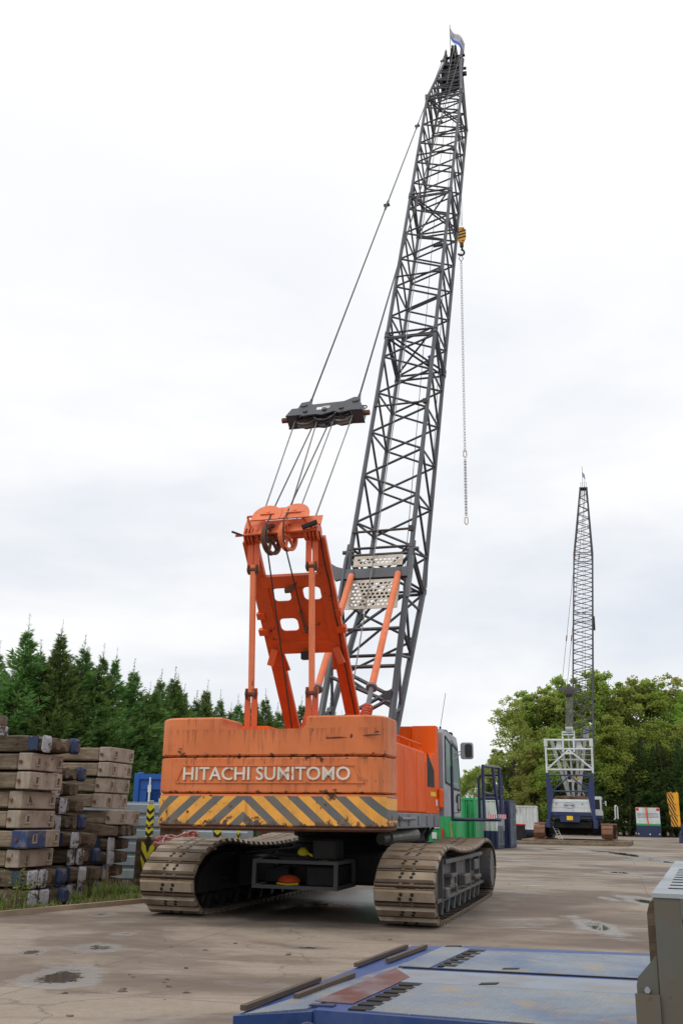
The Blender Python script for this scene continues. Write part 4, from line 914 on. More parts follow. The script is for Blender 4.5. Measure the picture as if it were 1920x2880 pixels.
b.path([hkc + V((.0, 0, -.6)), hkc + V((.02, 0, -.74))] + [hkc + V((-.04 + .15 * cos(a), 0, -.92 + .15 * sin(a))) for a in [pi * .45 - i * pi / 7 for i in range(10)]], .05, 8); b.build('hook', M['dark'], hk)
# chain sling
cA, cB = hkc + V((-.04, 0, -1.06)), at(1304, 1463, Y=HY)
cx_ = cA.x; zb = cB.z; zm = at(1302, 1275, Y=HY).z
b = MB()
def links(b, x, z0, z1, y, r=.010, pitch=.13):
    n = int((z0 - z1) / pitch)
    for i in range(n):
        z = z0 - i * pitch; dx, dy = ((.022, 0) if i % 2 else (0, .022))
        b.path([(x - dx, y - dy, z), (x - dx, y - dy, z - pitch * 1.15), (x + dx, y + dy, z - pitch * 1.15), (x + dx, y + dy, z), (x - dx, y - dy, z)], r, 4)
for o_ in (-.022, .022): links(b, cx_ + o_, cA.z - .3, zm, HY, .0055)
b.path([(cx_ - .09, HY, cA.z - .2), (cx_, HY, cA.z + .14), (cx_ + .09, HY, cA.z - .2), (cx_, HY, cA.z - .34), (cx_ - .09, HY, cA.z - .2)], .022, 6)
ch_ = b.build('chain_sling', M['rustgrey']); tag(ch_, 'long double chain sling hanging below the yellow hook block', 'chain')
b = MB(); 
for o_ in (-.035, .0, .035): links(b, cx_ + o_, zm - .25, zb + .15, HY, .0055)
b.build('chain_leg', M['rustgrey'], ch_)
for z in (zm, zb):
    b = MB(); b.path([(cx_ - .07, HY, z - .12), (cx_ - .06, HY, z + .12), (cx_ + .06, HY, z + .12), (cx_ + .07, HY, z - .12), (cx_ + .02, HY, z - .2), (cx_ - .07, HY, z - .12)], .025, 6); b.build('chain_hook', M['perf'], ch_)
def make_flag(pts, pole0, pole1, Y, label):
    b = MB(); p0, p1 = at(*pole0, Y=Y), at(*pole1, Y=Y); p1.x = p1.x; b.tube(p0, p1, .018, 6)
    o = b.build('flag', M['galv']); tag(o, label, 'flag')
    b = MB(); n, m = 12, 6
    A, B_, C_, D_ = [at(*q, Y=Y) for q in pts]      # top hoist, top fly, bottom fly, bottom hoist
    g = [[None] * (m + 1) for _ in range(n + 1)]
    for i in range(n + 1):
        u = i / n; T = A + (B_ - A) * u; Bt = D_ + (C_ - D_) * u; T = T + V((0, .12 * sin(u * 7), .03 * sin(u * pi))); Bt = Bt + V((0, .12 * sin(u * 7 + .6), -.03 * sin(u * pi)))
        for j in range(m + 1): g[i][j] = T + (Bt - T) * (j / m)
    for i in range(n):
        for j in range(m):
            mi = 1 if j >= m - 2 else (2 if (j in (1, 2) and i in (2, 3, 5, 6, 8, 9, 10)) else 0)
            b.face([g[i][j], g[i + 1][j], g[i + 1][j + 1], g[i][j + 1]], mi)
    b.build('flag_cloth', [M['flagw'], M['flagb'], M['flagt']], o)
M['flagw'] = paint('grey_white_flag_cloth', (.50, .50, .54), .9, 0, (.4, .4, .45), .3, 3); M['flagb'] = paint('blue_flag_cloth', (.10, .19, .62), .9, 0, (.1, .15, .5), .3, 3); M['flagt'] = paint('grey_flag_print', (.36, .35, .42), .9, 0, (.3, .3, .36), .3, 3)
make_flag([(1265, 78), (1307, 121), (1304, 152), (1267, 105)], (1267, 160), (1264, 70), TIPW.y, 'white and blue flag flying from the tip of the near tall boom')

# ------------------------------------------------------------------ far crane on its mats
P2 = R(18); MATZ = .30
far = thing('crawler_crane', 'distant blue and white crawler crane with dark lattice boom on timber mats', 'crane', (16.83, 70.66, 0), -P2)
FMW = Matrix.Translation((16.83, 70.66, 0)) @ Matrix.Rotation(-P2, 4, 'Z')
def fpart(b, name, m, parent=None): return b.build(name, m, parent or far)
FT, _ = closed_curve([(-2.6, 0), (0, 0), (2.6, 0), (3.1, .1), (3.4, .5), (3.1, .9), (2.6, 1.0), (0, 1.0), (-2.6, 1.0), (-3.0, .9), (-3.3, .5), (-3.0, .1)], 44)
for sc in (-2.22, 2.18):
    b = MB(); b.box((sc - .25, -2.8, MATZ + .2), (sc + .25, 2.8, MATZ + .85), 0, .05)
    for f in (-2, -.7, .7, 2): b.box((sc - .3, f, MATZ + .25), (sc + .3, f + .12, MATZ + .8))
    for sg in (-1, 1):
        b.tube((sc, -2.8, MATZ + .5), (sc + sg * .24, -2.8, MATZ + .5), .42, 18); b.tube((sc, 2.8, MATZ + .5), (sc + sg * .24, 2.8, MATZ + .5), .42, 18)
    t = fpart(b, 'track', M['grease_shade']); b = MB()
    for p, d in FT:
        b.obox(V((sc, p.x, p.y + MATZ + .02)), ((1, 0, 0), (0, d.x, d.y), (0, d.y, -d.x)), (.37, .155, .03)); b.obox(V((sc, p.x, p.y + MATZ + .02)) + V((0, d.y, -d.x)) * .035, ((1, 0, 0), (0, d.x, d.y), (0, d.y, -d.x)), (.34, .10, .02))
    b.build('track_chain', M['browntrack'], t)
b = MB(); b.box((-1.9, -1.2, MATZ + .35), (1.85, 1.2, MATZ + .95), 0, .05); b.box((-1.2, -1.3, MATZ + .6), (1.2, 1.3, MATZ + 1.25), 0, .05); b.box((-1.35, -2.6, MATZ + .75), (1.1, 2.2, MATZ + 1.2), 0, .05); fpart(b, 'carbody', M['grease_shade'])
b = MB(); b.box((-1.50, -3.0, 1.84), (1.17, 2.5, 2.08), 0, .02); b.prism([(-.82, 1.44), (.41, 1.44), (.5, 1.839), (-.9, 1.839)], (0, -2.98, 0), (1, 0, 0), (0, 0, 1), (0, .5, 0)); b.box((-1.7, -2.9, 1.66), (-.8, -2.4, 1.80)); b.box((.45, -2.9, 1.66), (1.5, -2.4, 1.80)); fr2 = fpart(b, 'revolving_frame', M['dblue'])
b = MB(); b.box((-.41, -3.0, 1.56), (-.01, -2.985, 1.83)); b.build('yellow_plate', M['sign'], fr2)
b = MB(); b.loft([[(x, f, u) for x, f in ((-1.48 + i, -3.03 + j), (1.15 - i, -3.03 + j), (1.15 - i, 2.2), (-1.48 + i, 2.2))] for u, i, j in ((2.085, 0, 0), (2.6, 0, 0), (2.82, .03, .03), (2.90, .12, .14))])
hs2 = fpart(b, 'machinery_house', M['white'])
b = MB()
for u in (2.35, 2.68): b.box((-1.475, -3.034, u), (1.145, -3.031, u + .012))
b.box((-1.10, -3.06, 2.58), (-1.0, -3.03, 2.64)); b.box((.6, -3.06, 2.58), (.7, -3.03, 2.64)); b.build('panel_seam', M['grey'], hs2)
b = MB(); n = 32
for i in range(n):
    a0, a1 = 2 * pi * i / n, 2 * pi * (i + 1) / n; q = lambda a, k: (-.195 + .385 * k * cos(a), -3.036, 2.49 + .195 * (1 - (1 - k) * 2) * sin(a))
    b.face([q(a0, 1), q(a1, 1), q(a1, .95), q(a0, .95)])
b.build('oval_emblem', M['bluetext'], hs2)
t_ = text_mesh("VAN 'T HEK", .13, .66, .003, .04); t_.v = [(x - .195, y - 3.037, z + 2.44) for x, y, z in t_.v]; t_.build('lettering', M['bluetext'], hs2)
b = MB(); b.tube((-.9, -.6, 3.0), (.6, -.6, 3.0), .18, 14); b.box((-.45, -1.6, 2.9), (.9, -.2, 3.12), 0, .03)
rr = random.Random(4)
for i in range(9): x = rr.uniform(-1.35, -.3); b.path([(x, -2.3, 2.9), (x + .1, -2.2, 3.05), (x + .3, -2.0, 3.1), (x + .35, -1.6, 2.95)], .035, 5)
fpart(b, 'winch', M['rustwall'])
# back stays: blue tapered posts with cross pipes, white frame above
b = MB()
for s, w in ((-1.64, 1), (1.46, -1)):
    b.prism([(s - w * .02, 1.5), (s + w * .14, 1.5), (s + w * .42, 3.2), (s + w * .40, 3.48), (s + w * .13, 4.62), (s - w * .02, 4.62)], (0, -3.12, 0), (1, 0, 0), (0, 0, 1), (0, .16, 0)); b.box((s - .14, -3.2, 1.06), (s + .14, -2.9, 1.58), 0, .02)
T2 = lambda p, q, r=.055: b.tube(p, q, r, 8)
T2((-1.6, -3.04, 4.46), (1.45, -3.04, 4.46)); T2((-1.3, -3.04, 3.42), (1.15, -3.04, 3.42)); T2((-.1, -3.05, 4.42), (-1.25, -3.05, 3.46), .045); T2((-.07, -3.05, 4.42), (1.12, -3.05, 3.46), .045)
for u in (3.78, 4.12): T2((-1.5, -3.0, u), (-.7, -3.0, u), .015)
bs2 = fpart(b, 'back_stay', M['dblue'])
b = MB()
for s in (-1.58, 1.46): b.tube((s, -3.04, 4.6), (s - .03 * (1 if s < 0 else -1), -3.04, 6.85), .075, 10); b.box((s - .13, -3.14, 6.35), (s + .11, -2.94, 6.88), 0, .03)
T2((-1.6, -3.04, 6.80), (1.5, -3.04, 6.80), .075); T2((-1.58, -3.04, 6.2), (1.46, -3.04, 6.2), .06); T2((-1.56, -3.04, 4.83), (1.46, -3.04, 4.83), .065)
T2((-.06, -3.05, 6.14), (-1.5, -3.05, 4.9), .06); T2((-.06, -3.05, 6.14), (1.42, -3.05, 4.9), .06); b.box((-.32, -3.1, 5.85), (.22, -3.0, 6.0))
for s in (-.42, .30): b.box((s - .06, -3.12, 6.0), (s + .06, -2.98, 7.0), 0, .01)
for u in (5.15, 5.48, 5.82):
    T2((-1.56, -3.0, u), (-.8, -3.0, u), .014); T2((.75, -3.0, u), (1.46, -3.0, u), .014)
wf = fpart(b, 'gantry_frame', M['white'])
b = MB()
for s in (-1.2, 1.05): b.beam((s, -2.95, 6.75), (s * .25 - .1, .3, 2.9), .14, .2, (1, 0, 0)); b.beam((s * .45, -2.95, 6.75), (s * .3 - .1, .5, 2.9), .11, .16, (1, 0, 0)); b.prism([(-.28, 6.15), (.28, 6.15), (.10, 6.72), (-.1, 6.72)], (s * .6, -2.9, 0), (1, 0, 0), (0, 0, 1), (0, .08, 0))
b.beam((-.06, -2.9, 7.2), (-.02, -1.0, 2.9), .1, .1, (1, 0, 0)); b.tube((.75, -2.8, 6.2), (-.3, .2, 3.2), .035, 6); b.tube((-.75, -2.8, 6.2), (.6, .1, 3.2), .035, 6); b.box((-.35, -1.2, 4.1), (.5, -1.0, 4.25)); b.beam((-.7, -2.2, 5.55), (.8, -2.2, 5.55), .08, .1)
b.build('a_frame_leg', M['whited'], wf)
b = MB(); b.box((-.15, -1.28, 4.26), (.35, -1.2, 4.36), 0, .01); b.build('beacon_bar', M['amber'], wf)
b = MB()
for s in (-.44, .36): b.box((s - .04, -3.08, 6.85), (s + .05, -2.98, 7.38))
b.box((-.44, -3.1, 7.28), (.40, -2.95, 7.40)); b.box((-.44, -3.1, 7.12), (.40, -3.0, 7.2))
for i in range(8): b.tube((-.18 + i * .06, -3.02, 7.5), (-.15 + i * .06, -3.02, 7.5), .20, 14)
b.build('sheave_block', M['white'], wf)
# cab, walkway, ladder
b = MB(); b.prism([(-1.4, 1.68), (.1, 1.68), (.15, 2.3), (-.05, 3.0), (-.3, 3.12), (-1.4, 3.15)], (1.25, 0, 0), (0, 1, 0), (0, 0, 1), (.55, 0, 0)); c2 = fpart(b, 'cab', M['white'])
b = MB(); b.prism([(-1.2, 2.25), (-.62, 2.25), (-.62, 2.95), (-1.2, 2.98)], (1.801, 0, 0), (0, 1, 0), (0, 0, 1), (.008, 0, 0)); b.prism([(-.52, 2.2), (.0, 2.2), (-.1, 2.88), (-.52, 2.92)], (1.801, 0, 0), (0, 1, 0), (0, 0, 1), (.008, 0, 0)); b.box((1.32, -1.408, 2.3), (1.7, -1.401, 2.95)); b.build('window', M['mirrorglass'], c2)
b = MB(); b.box((1.252, -1.42, 1.68), (1.81, .1, 1.9)); b.build('cab_base', M['dblue'], c2)
b = MB(); b.tube((1.8, -.1, 2.7), (2.0, 0, 2.72), .012, 5); b.box((1.96, -.02, 2.55), (2.06, .04, 2.88), 0, .02); b.build('mirror', M['white'], c2)
b = MB(); b.box((1.3, -1.6, 1.58), (2.78, -.6, 1.64)); w2 = fpart(b, 'walkway', M['dark'])
b = MB()
for f in (-1.55, -1.35): b.path([(2.60, f, 1.66), (2.68, f, 1.75), (2.68, f, 2.5), (2.74, f + .1, 2.56), (2.82, f + .3, 2.5), (2.82, f + .3, 1.7)], .05, 6)
b.build('handrail', M['white'], w2)
b = MB(); 
for x in (-1.42, -1.18): b.tube((x, -2.2, 1.15), (x + .42, -2.75, MATZ + .02), .025, 6)
for i in range(5): b.tube((-1.42 + .09 * i + .03, -2.3 - .1 * i, 1.0 - .16 * i), (-1.18 + .09 * i + .03, -2.3 - .1 * i, 1.0 - .16 * i), .018, 6)
fpart(b, 'ladder', M['whited'])
# boom of the far crane
B0, B1 = V((.36, 1.0, 2.3)), V((1.28, 8.3, 28.6)); bdir = (B1 - B0).normalized(); LB = (B1 - B0).length
bx = V((1, 0, 0)); bx = (bx - bdir * bx.dot(bdir)).normalized(); bx = (bx + V((0, .10, 0))).normalized(); by = bdir.cross(bx).normalized() * -1
def fb(t, sx, sn):
    if t < 4: w, d = .70, .12 + .63 * t / 4
    elif t < 20.5: w, d = .74, .75
    else: k = (t - 20.5) / (LB - 20.5); w, d = .74 - .46 * k, .75 - .53 * k
    return B0 + bdir * t + bx * sx * w + by * sn * d
b = MB(); C4 = ((-1, -1), (1, -1), (1, 1), (-1, 1))
for c in C4: b.path([fb(t, *c) for t in (0, 4, 12, 20.5, LB)], .062, 6)
for i in range(4):
    a, c = C4[i], C4[(i + 1) % 4]; t = .6 + (i % 2) * .1; k = 0
    while t + .42 < LB - .6:
        b.tube(fb(t, *(a if k % 2 == 0 else c)), fb(t + .42, *(c if k % 2 == 0 else a)), .030, 5, mi=1); t += .42; k += 1
    for t in (4, 4.15, 9.5, 9.65, 15, 15.15, 20.4, 20.6): b.tube(fb(t, *a), fb(t, *c), .025, 5, mi=1)
fbm = fpart(b, 'boom', [M['lace'], M['lace']])
b = MB()
for s in (-.22, -.07, .08, .22): b.obox(B1 + bx * s - bdir * .3, (bx, bdir, by), (.015, .85, .28))
b.tube(B1 + bx * -.35, B1 + bx * .35, .16, 12); b.build('boom_head', M['dark'], fbm)
b = MB(); b.obox(fb(5.9, 0, -1.15), (bx, bdir, by), (.21, .55, .03)); b.v = [(x + .25, y, z) for x, y, z in b.v]; b.build('guard_plate', M['galvlt'], fbm)
b = MB(); q = fb(14.2, 1.1, 1.1); b.box(tuple(q - V((.06, .1, .55))), tuple(q + V((.08, .1, .55))), 0, .03); b.build('boom_box', M['dark'], fbm)
BC = V((.0, -1.2, 10.45))
b = MB(); b.box(tuple(BC - V((.62, .1, .10))), tuple(BC + V((.72, .1, .14)))); b.tube(BC - V((.85, 0, -.02)), BC + V((.85, 0, .02)), .05, 8); b.box(tuple(BC - V((.1, .12, -.05))), tuple(BC + V((.12, .12, .35))))
for i in range(8): b.tube(BC + V((-.22 + i * .06, 0, -.32)), BC + V((-.19 + i * .06, 0, -.32)), .22, 14)
b.box(tuple(BC - V((.28, .04, .5))), tuple(BC + V((.28, .04, -.08))))
fpart(b, 'bridle_block', M['trackframe'])
b = MB()
for i in range(9): b.tube(BC + V((-.22 + i * .055, 0, -.4)), (-.2 + i * .05, -3.0, 7.5), .012, 4)
fpart(b, 'luffing_rope', M['rope'])
for x in (-.5, -.12):
    b = MB(); e = B1 + bx * (.15 * (1 if x > -.3 else -1)) - bdir * .2; s0 = BC + V((x, 0, .15)); b.tube(s0, e, .016, 5); d = (e - s0)
    for k in (.22, .62): b.tube(s0 + d * k - d.normalized() * .25, s0 + d * k + d.normalized() * .25, .045, 6, mi=1)
    fpart(b, 'pendant_rope', [M['ropedk'], M['rustpin']])
b = MB(); b.tube(B1 + by * -.3, V((.4, .6, 3.2)), .012, 5); b.tube(B1 + by * .4 + bx * .1, fb(1, .3, 1.2), .012, 5); fpart(b, 'hoist_rope', M['ropedk'])
FW = FMW @ B1
make_flag([(1636, 1322), (1645, 1345), (1644, 1357), (1637, 1334)], (1637.5, 1362), (1635.5, 1312), FW.y, 'small blue and white flag on the tip of the distant boom')
# timber mats under it
def long_mat(w, d, h, name='crane_mat'):
    b = MB()
    for i in range(4): b.box((-w / 2, -d / 2 + d * i / 4 + .006, 0), (w / 2, -d / 2 + d * (i + 1) / 4 - .006, h), 0, .02)
    return b.build(name, M['wood'])
m0 = None
for i, (f, lab) in enumerate(((-2.95, 'long timber mat nearest the camera under the blue and white crane'), (-1.8, 'second timber mat under the blue and white crane'), (-.6, 'timber mat under the middle of the blue and white crane'), (.6, 'fourth timber mat back under the blue and white crane'), (1.8, 'fifth timber mat back under the blue and white crane'), (3.0, 'farthest timber mat under the blue and white crane'))):
    o = long_mat(6.9, 1.1, .29) if m0 is None else dup(m0); m0 = m0 or o
    o.matrix_world = FMW @ Matrix.Translation((.05 + .05 * (i % 3), f, .006)); tag(o, lab, 'crane mat', 'timber mats under the distant crane')
o = dup(m0); o.matrix_world = FMW @ Matrix.Translation((-1.2, -3.75, .005)) @ Matrix.Scale(.5, 4, (0, 0, 1)); tag(o, 'thin dark timber mat lying in front of the distant crane, reaching out to the left', 'crane mat', 'timber mats under the distant crane')

# ------------------------------------------------------------------ containers and yard equipment on the right
def container(name, label, m_side, m_low, p, yaw, L_=6.06, Wd=2.44, H=2.59, split=None, lowfrac=.36, doors=True, door_end=1, cat='container', group=None, doorm=None):
    """long axis along local -x from the corner at the origin, door end at x = 0 facing +x, width along +y"""
    o = thing(name, label, cat, (p[0], p[1], .004), yaw, group)
    zs = [(0, H)] if not m_low else [(0, H * lowfrac), (H * lowfrac, H)]
    for i, (z0, z1) in enumerate(zs):
        b = MB(); a0 = .16 if i == 0 else 0; a1 = H - .12
        z0b = max(z0, .16); z1b = min(z1, a1)
        n = int(L_ / .28); pts = []
        for k in range(n):                      # corrugated long sides
            x = -L_ + .12 + (L_ - .24) * k / n; dx = (L_ - .24) / n
            pts += [(x, .03), (x + dx * .34, .03), (x + dx * .5, .065), (x + dx * .84, .065)]
        pts.append((-.12, .03))
        for sgn, y0 in ((1, 0), (-1, Wd)):
            for (xa, ya), (xb, yb) in zip(pts, pts[1:]): b.face([(xa, y0 + sgn * ya, z0b), (xb, y0 + sgn * yb, z0b), (xb, y0 + sgn * yb, z1b), (xa, y0 + sgn * ya, z1b)])
        b.face([(-L_ + .03, .03, z0b), (-L_ + .03, Wd - .03, z0b), (-L_ + .03, Wd - .03, z1b), (-L_ + .03, .03, z1b)]); b.face([(-.06, .03, z0b), (-.06, Wd - .03, z0b), (-.06, Wd - .03, z1b), (-.06, .03, z1b)])
        for x in (-L_, -.12):
            for y in (0, Wd - .12): b.box((x, y, z0 if i == 0 else z0), (x + .12, y + .12, z1), 0, .01)
        if i == 0: 
            for y in (0.005, Wd - .105): b.box((-L_ + .12, y, .02), (-.12, y + .10, .16))
            for x in (-L_ + .005, -.105): b.box((x, .12, .02), (x + .10, Wd - .12, .16))
        if i == len(zs) - 1:
            for y in (.005, Wd - .105): b.box((-L_ + .12, y, H - .12), (-.12, y + .10, H - .01))
            for x in (-L_ + .005, -.105): b.box((x, .12, H - .12), (x + .10, Wd - .12, H - .01))
            b.face([(-L_ + .05, .05, H - .05), (-.05, .05, H - .05), (-.05, Wd - .05, H - .05), (-L_ + .05, Wd - .05, H - .05)])
        b.build('wall' if i == len(zs) - 1 else 'lower_wall', (m_low if (m_low and i == 0) else m_side), o)
    if doors:
        for k in (0, 1):
            y0, y1 = .13 + k * (Wd / 2 - .13) + .01, Wd / 2 - .01 + k * (Wd / 2 - .13)
            b = MB(); zc = H * lowfrac if m_low else -1
            def dbox(z0, z1, x1, mi): b.box((-.055, y0, z0), (x1, y1, z1), mi)
            for z0, z1, e in ((.18, .62, 0), (.64, 1.18, .012), (1.20, 1.76, 0), (1.78, H - .14, .012)): dbox(z0, z1, -.03 + e, 1 if (m_low and z1 < zc + .3) else 0)
            d = b.build('door', [doorm or m_side, m_low or m_side], o)
            for f in (.28, .74):
                yy = y0 + (y1 - y0) * f; b = MB(); b.tube((-.0, yy, .16), (-.0, yy, H - .14), .022, 6)
                for z in (.22, .9, 1.5, H - .25): b.box((-.03, yy - .05, z), (.03, yy + .05, z + .07))
                b.tube((.02, yy, 1.1), (.02, yy + .32, 1.08), .014, 5); b.build('locking_bar', M['galvlt'], d)
    return o
YAW = R(-18)
dv = V((sin(R(18)), cos(R(18)), 0)); lv = V((-cos(R(18)), sin(R(18)), 0)); C0 = V((8.74, 54.7, 0))
def cpos(back, shift): return C0 + dv * back + lv * shift
container('shipping_container', 'white over navy shipping container with its locking bars facing the yard', M['whited'], M['navy'], cpos(0, 0), YAW, cat='container')
container('shipping_container', 'plain navy blue shipping container behind the white and navy one', M['navy'], None, cpos(2.62, -.30), YAW, cat='container')
g1 = container('shipping_container', 'bright green container standing against the white and navy container', M['green'], None, cpos(-2.55, .72), YAW, cat='container')
g2 = container('site_cabin', 'green site cabin with a white panel band, seen behind the blue walkway rail', M['green'], None, cpos(-5.15, 1.15), YAW, doors=False, cat='cabin')
b = MB()
for x0 in (-1.65, -3.0): b.box((x0, -.02, 1.05), (x0 + .72, .035, 1.72)); b.box((x0 + .22, -.024, 1.2), (x0 + .28, -.021, 1.26)); 
b.box((-1.3, -.06, .55), (-1.05, .03, .85), 0, .02); b.build('white_panel', M['whited'], g2)
b = MB(); b.box((-1.2, -.03, 2.0), (-1.0, .02, 2.2)); b.build('warning_sign', M['sign'], g2)
b = MB(); b.tube((-.75, -.12, .6), (-.75, -.12, 1.05), .07, 8); b.build('extinguisher', M['red'], g2)
b = MB(); b.tube((-.2, -.25, .01), (-.35, -.03, 1.35), .022, 6); o = b.build('broom', M['orgstrap']); o.matrix_world = Matrix.Translation(cpos(-5.15, 1.15)) @ Matrix.Rotation(YAW, 4, 'Z'); tag(o, 'orange handled pole leaning on the green cabin', 'broom')
b = MB(); bb = o; b.box((-.5, -.3, .0), (-.1, -.2, .06)); b.build('broom_head', M['dark'], o)
wy = container('site_cabin', 'white and navy equipment cabin with two round vents beside the distant crane', M['whited'], M['navy'], (15.9, 80, 0), R(-14), L_=4.6, doors=False, lowfrac=.3, cat='cabin')
b = MB()
for x in (-2.35, -1.75): b.tube((x, -.05, 2.22), (x, .04, 2.22), .20, 16); 
fan = b.build('round_vent', M['grey'], wy)
b = MB()
for x in (-2.35, -1.75): b.tube((x, -.07, 2.22), (x, -.04, 2.22), .10, 12)
b.build('fan_hub', M['whited'], fan)
b = MB(); b.box((-2.2, .02, 1.2), (-2.1, .03, 1.3)); b.box((-3.4, .0, 1.3), (-3.1, .03, 1.9)); b.build('vent_grille', M['dark'], wy)
q = at(1461, 2346, Y=76)
b = MB(); b.loft([[(x * k, y * k, z) for x, y in ((-.35, -.4), (.35, -.4), (.35, .4), (-.35, .4))] for z, k in ((.06, .8), (1.1, 1.))]); bn = b.build('wheelie_bin', M['dark'], loc=(q.x, 76, 0)); tag(bn, 'dark wheeled bin with a red lid in front of the white and navy cabin', 'bin')
b = MB(); b.box((-.38, -.44, 1.1), (.38, .42, 1.22), 0, .04); b.build('lid', M['red'], bn)
b = MB(); 
for x in (-.25, .25): b.tube((x - .04, .35, .1), (x + .04, .35, .1), .1, 12)
b.build('wheel', M['grease_shade'], bn)
rr = random.Random(9)
for x_, lab in ((1480, 'scrap hoses and fittings piled beside the dark wheeled bin'), (1500, 'tangle of dark machine parts against the white cabin corner')):
    q = at(x_, 2346, Y=77.5); b = MB()
    for i in range(12): x, y = rr.uniform(-.4, .4), rr.uniform(-.3, .3); b.path([(x, y, .02), (x + rr.uniform(-.3, .3), y, rr.uniform(.4, 1.0)), (x + rr.uniform(-.4, .4), y + .2, .05)], .05, 6)
    o = b.build('scrap_pile', M['dark'], loc=(q.x, 77.5, 0)); tag(o, lab, 'scrap')
# generator box
ga, gb = at(1786, 2271, Y=106), at(1857, 2346, Y=106); gw, gx = gb.x - ga.x, (ga.x + gb.x) / 2; gh = 2.95
G = thing('generator', 'white over navy generator box with orange strap and red corner caps', 'generator', (gx, 106, .004), -R(17))
b = MB(); b.box((-gw / 2, 0, 0), (gw / 2, 2.4, gh * .39), 0, .03); b.build('base', M['navy'], G)
b = MB(); b.box((-gw / 2 + .02, .02, gh * .391), (gw / 2 - .02, 2.38, gh), 0, .05); gb_ = b.build('canopy', M['white'], G)
b = MB()
for z in (.80, .755, .71, .66): b.box((-gw / 2 + .15, .0, gh * z), (gw / 2 - .15, .03, gh * z + .04))
b.box((-.012, .0, gh * .4), (.012, .03, gh * .97)); b.build('louvre', M['grey'], gb_)
b = MB(); b.box((-gw / 2 + .02, .005, gh * .392), (gw / 2 - .02, .022, gh * .455)); b.build('green_band', M['green'], gb_)
b = MB()
for s in (-1, 1): b.box((s * (gw / 2 - .2) - .15, -.01, gh * .89), (s * (gw / 2 - .2) + .15, .1, gh * .985), 0, .03)
b.box((-gw / 2 + .1, .03, gh + .001), (gw / 2 - .1, .15, gh + .04)); b.build('corner_cap', M['red'], gb_)
b = MB(); b.path([(-.2, .3, gh + .02), (-.15, -.03, gh + .03), (-.1, -.04, gh * .7), (.02, -.03, gh * .42)], .07, 4); b.build('strap', M['orgstrap'], G)
b = MB(); b.tube((.1, -.02, gh * .10), (.1, .02, gh * .10), .07, 10); 
for s in (-1, 1): b.tube((s * (gw / 2 - .18), -.02, gh * .11), (s * (gw / 2 - .18), .02, gh * .11), .06, 10)
b.build('drain_plug', M['whitetext'], G)
# piling rig at the right edge, only its striped counterweight side in frame
a_, c_ = at(1873, 2229, Y=80), at(1909, 2326, Y=80); zt, zb_, xl, xr = a_.z, c_.z, a_.x, c_.x
RG = thing('drilling_rig', 'machine at the right edge with black and amber striped counterweight and navy undercarriage', 'drilling rig', (xl, 80, 0), -R(18.5))
b = MB(); b.box((1.0, .2, .9), (5, 3.6, 1.6), 0, .05); b.box((1.3, .3, .0), (2.0, 3.4, .9), 0, .2); fpart(b, 'undercarriage', M['navy'], RG)
b = MB(); b.box((1.62, .05, 1.6), (5, 3.5, zt - .9), 0, .04); fpart(b, 'body', M['white'], RG); b = MB(); b.box((1.6, .3, zt - .9), (5, 3.3, zt - .2), 0, .04); fpart(b, 'canopy', M['white'], RG)
hh_ = (zt - zb_) / 3
for i in range(3):
    z0 = zb_ + i * hh_; w = xr - xl; sh = .085 * (2 - i)
    b = MB(); b.box((sh, 0, z0 + .006), (w - .28 + .35, 2.6, z0 + hh_ - .006), 0, .02); cwp = fpart(b, 'counterweight', M['amber'], RG)
    b = MB(); ww = w - .30
    for k in range(-4, 5):
        x0 = k * .21 + (i % 3) * .0; P_ = [(x0 + .42, 0), (x0 + .52, 0), (x0 + .10, hh_), (x0 + .0, hh_)]
        P_ = [(min(max(x, .02), ww), z) for x, z in P_]
        # clip a slanted stripe to the block's face
        zs_ = [hh_ * j / 8 for j in range(9)]
        for za, zb2 in zip(zs_, zs_[1:]):
            la, lb = x0 + .42 * (1 - za / hh_), x0 + .42 * (1 - zb2 / hh_)
            q4 = [(min(max(x, .02), ww), z) for x, z in ((la, za), (la + .105, za), (lb + .105, zb2), (lb, zb2))]
            if q4[1][0] - q4[0][0] > .005 or q4[2][0] - q4[3][0] > .005: b.face([(sh + x, -.004, z0 + min(max(z, .012), hh_ - .012)) for x, z in q4])
    b.build('stripe', M['black'], cwp)
b = MB(); b.path([(.3, .5, zt), (.3, .5, zt + .10)], .035, 6); b.path([(.75, .5, zt), (.75, .5, zt + .10)], .035, 6); fpart(b, 'lifting_eye', M['amber'], RG)
b = MB(); b.path([(1.62, .3, zt - .2), (1.45, .3, zt + .6), (1.9, .3, zt + .75), (4, .3, zt + .75)], .05, 6); fpart(b, 'handrail', M['whitetext'], RG)
b = MB(); b.loft([[(1.0 + r * cos(a), .0 + r * sin(a), z) for a in [2 * pi * i / 16 for i in range(16)]] for z, r in ((.01, .36), (.1, .36), (.6, .30), (.75, .30))]); b.box((.85, -.15, .7), (1.15, .15, 1.4), 0, .03); fpart(b, 'outrigger_foot', M['navy'], RG)

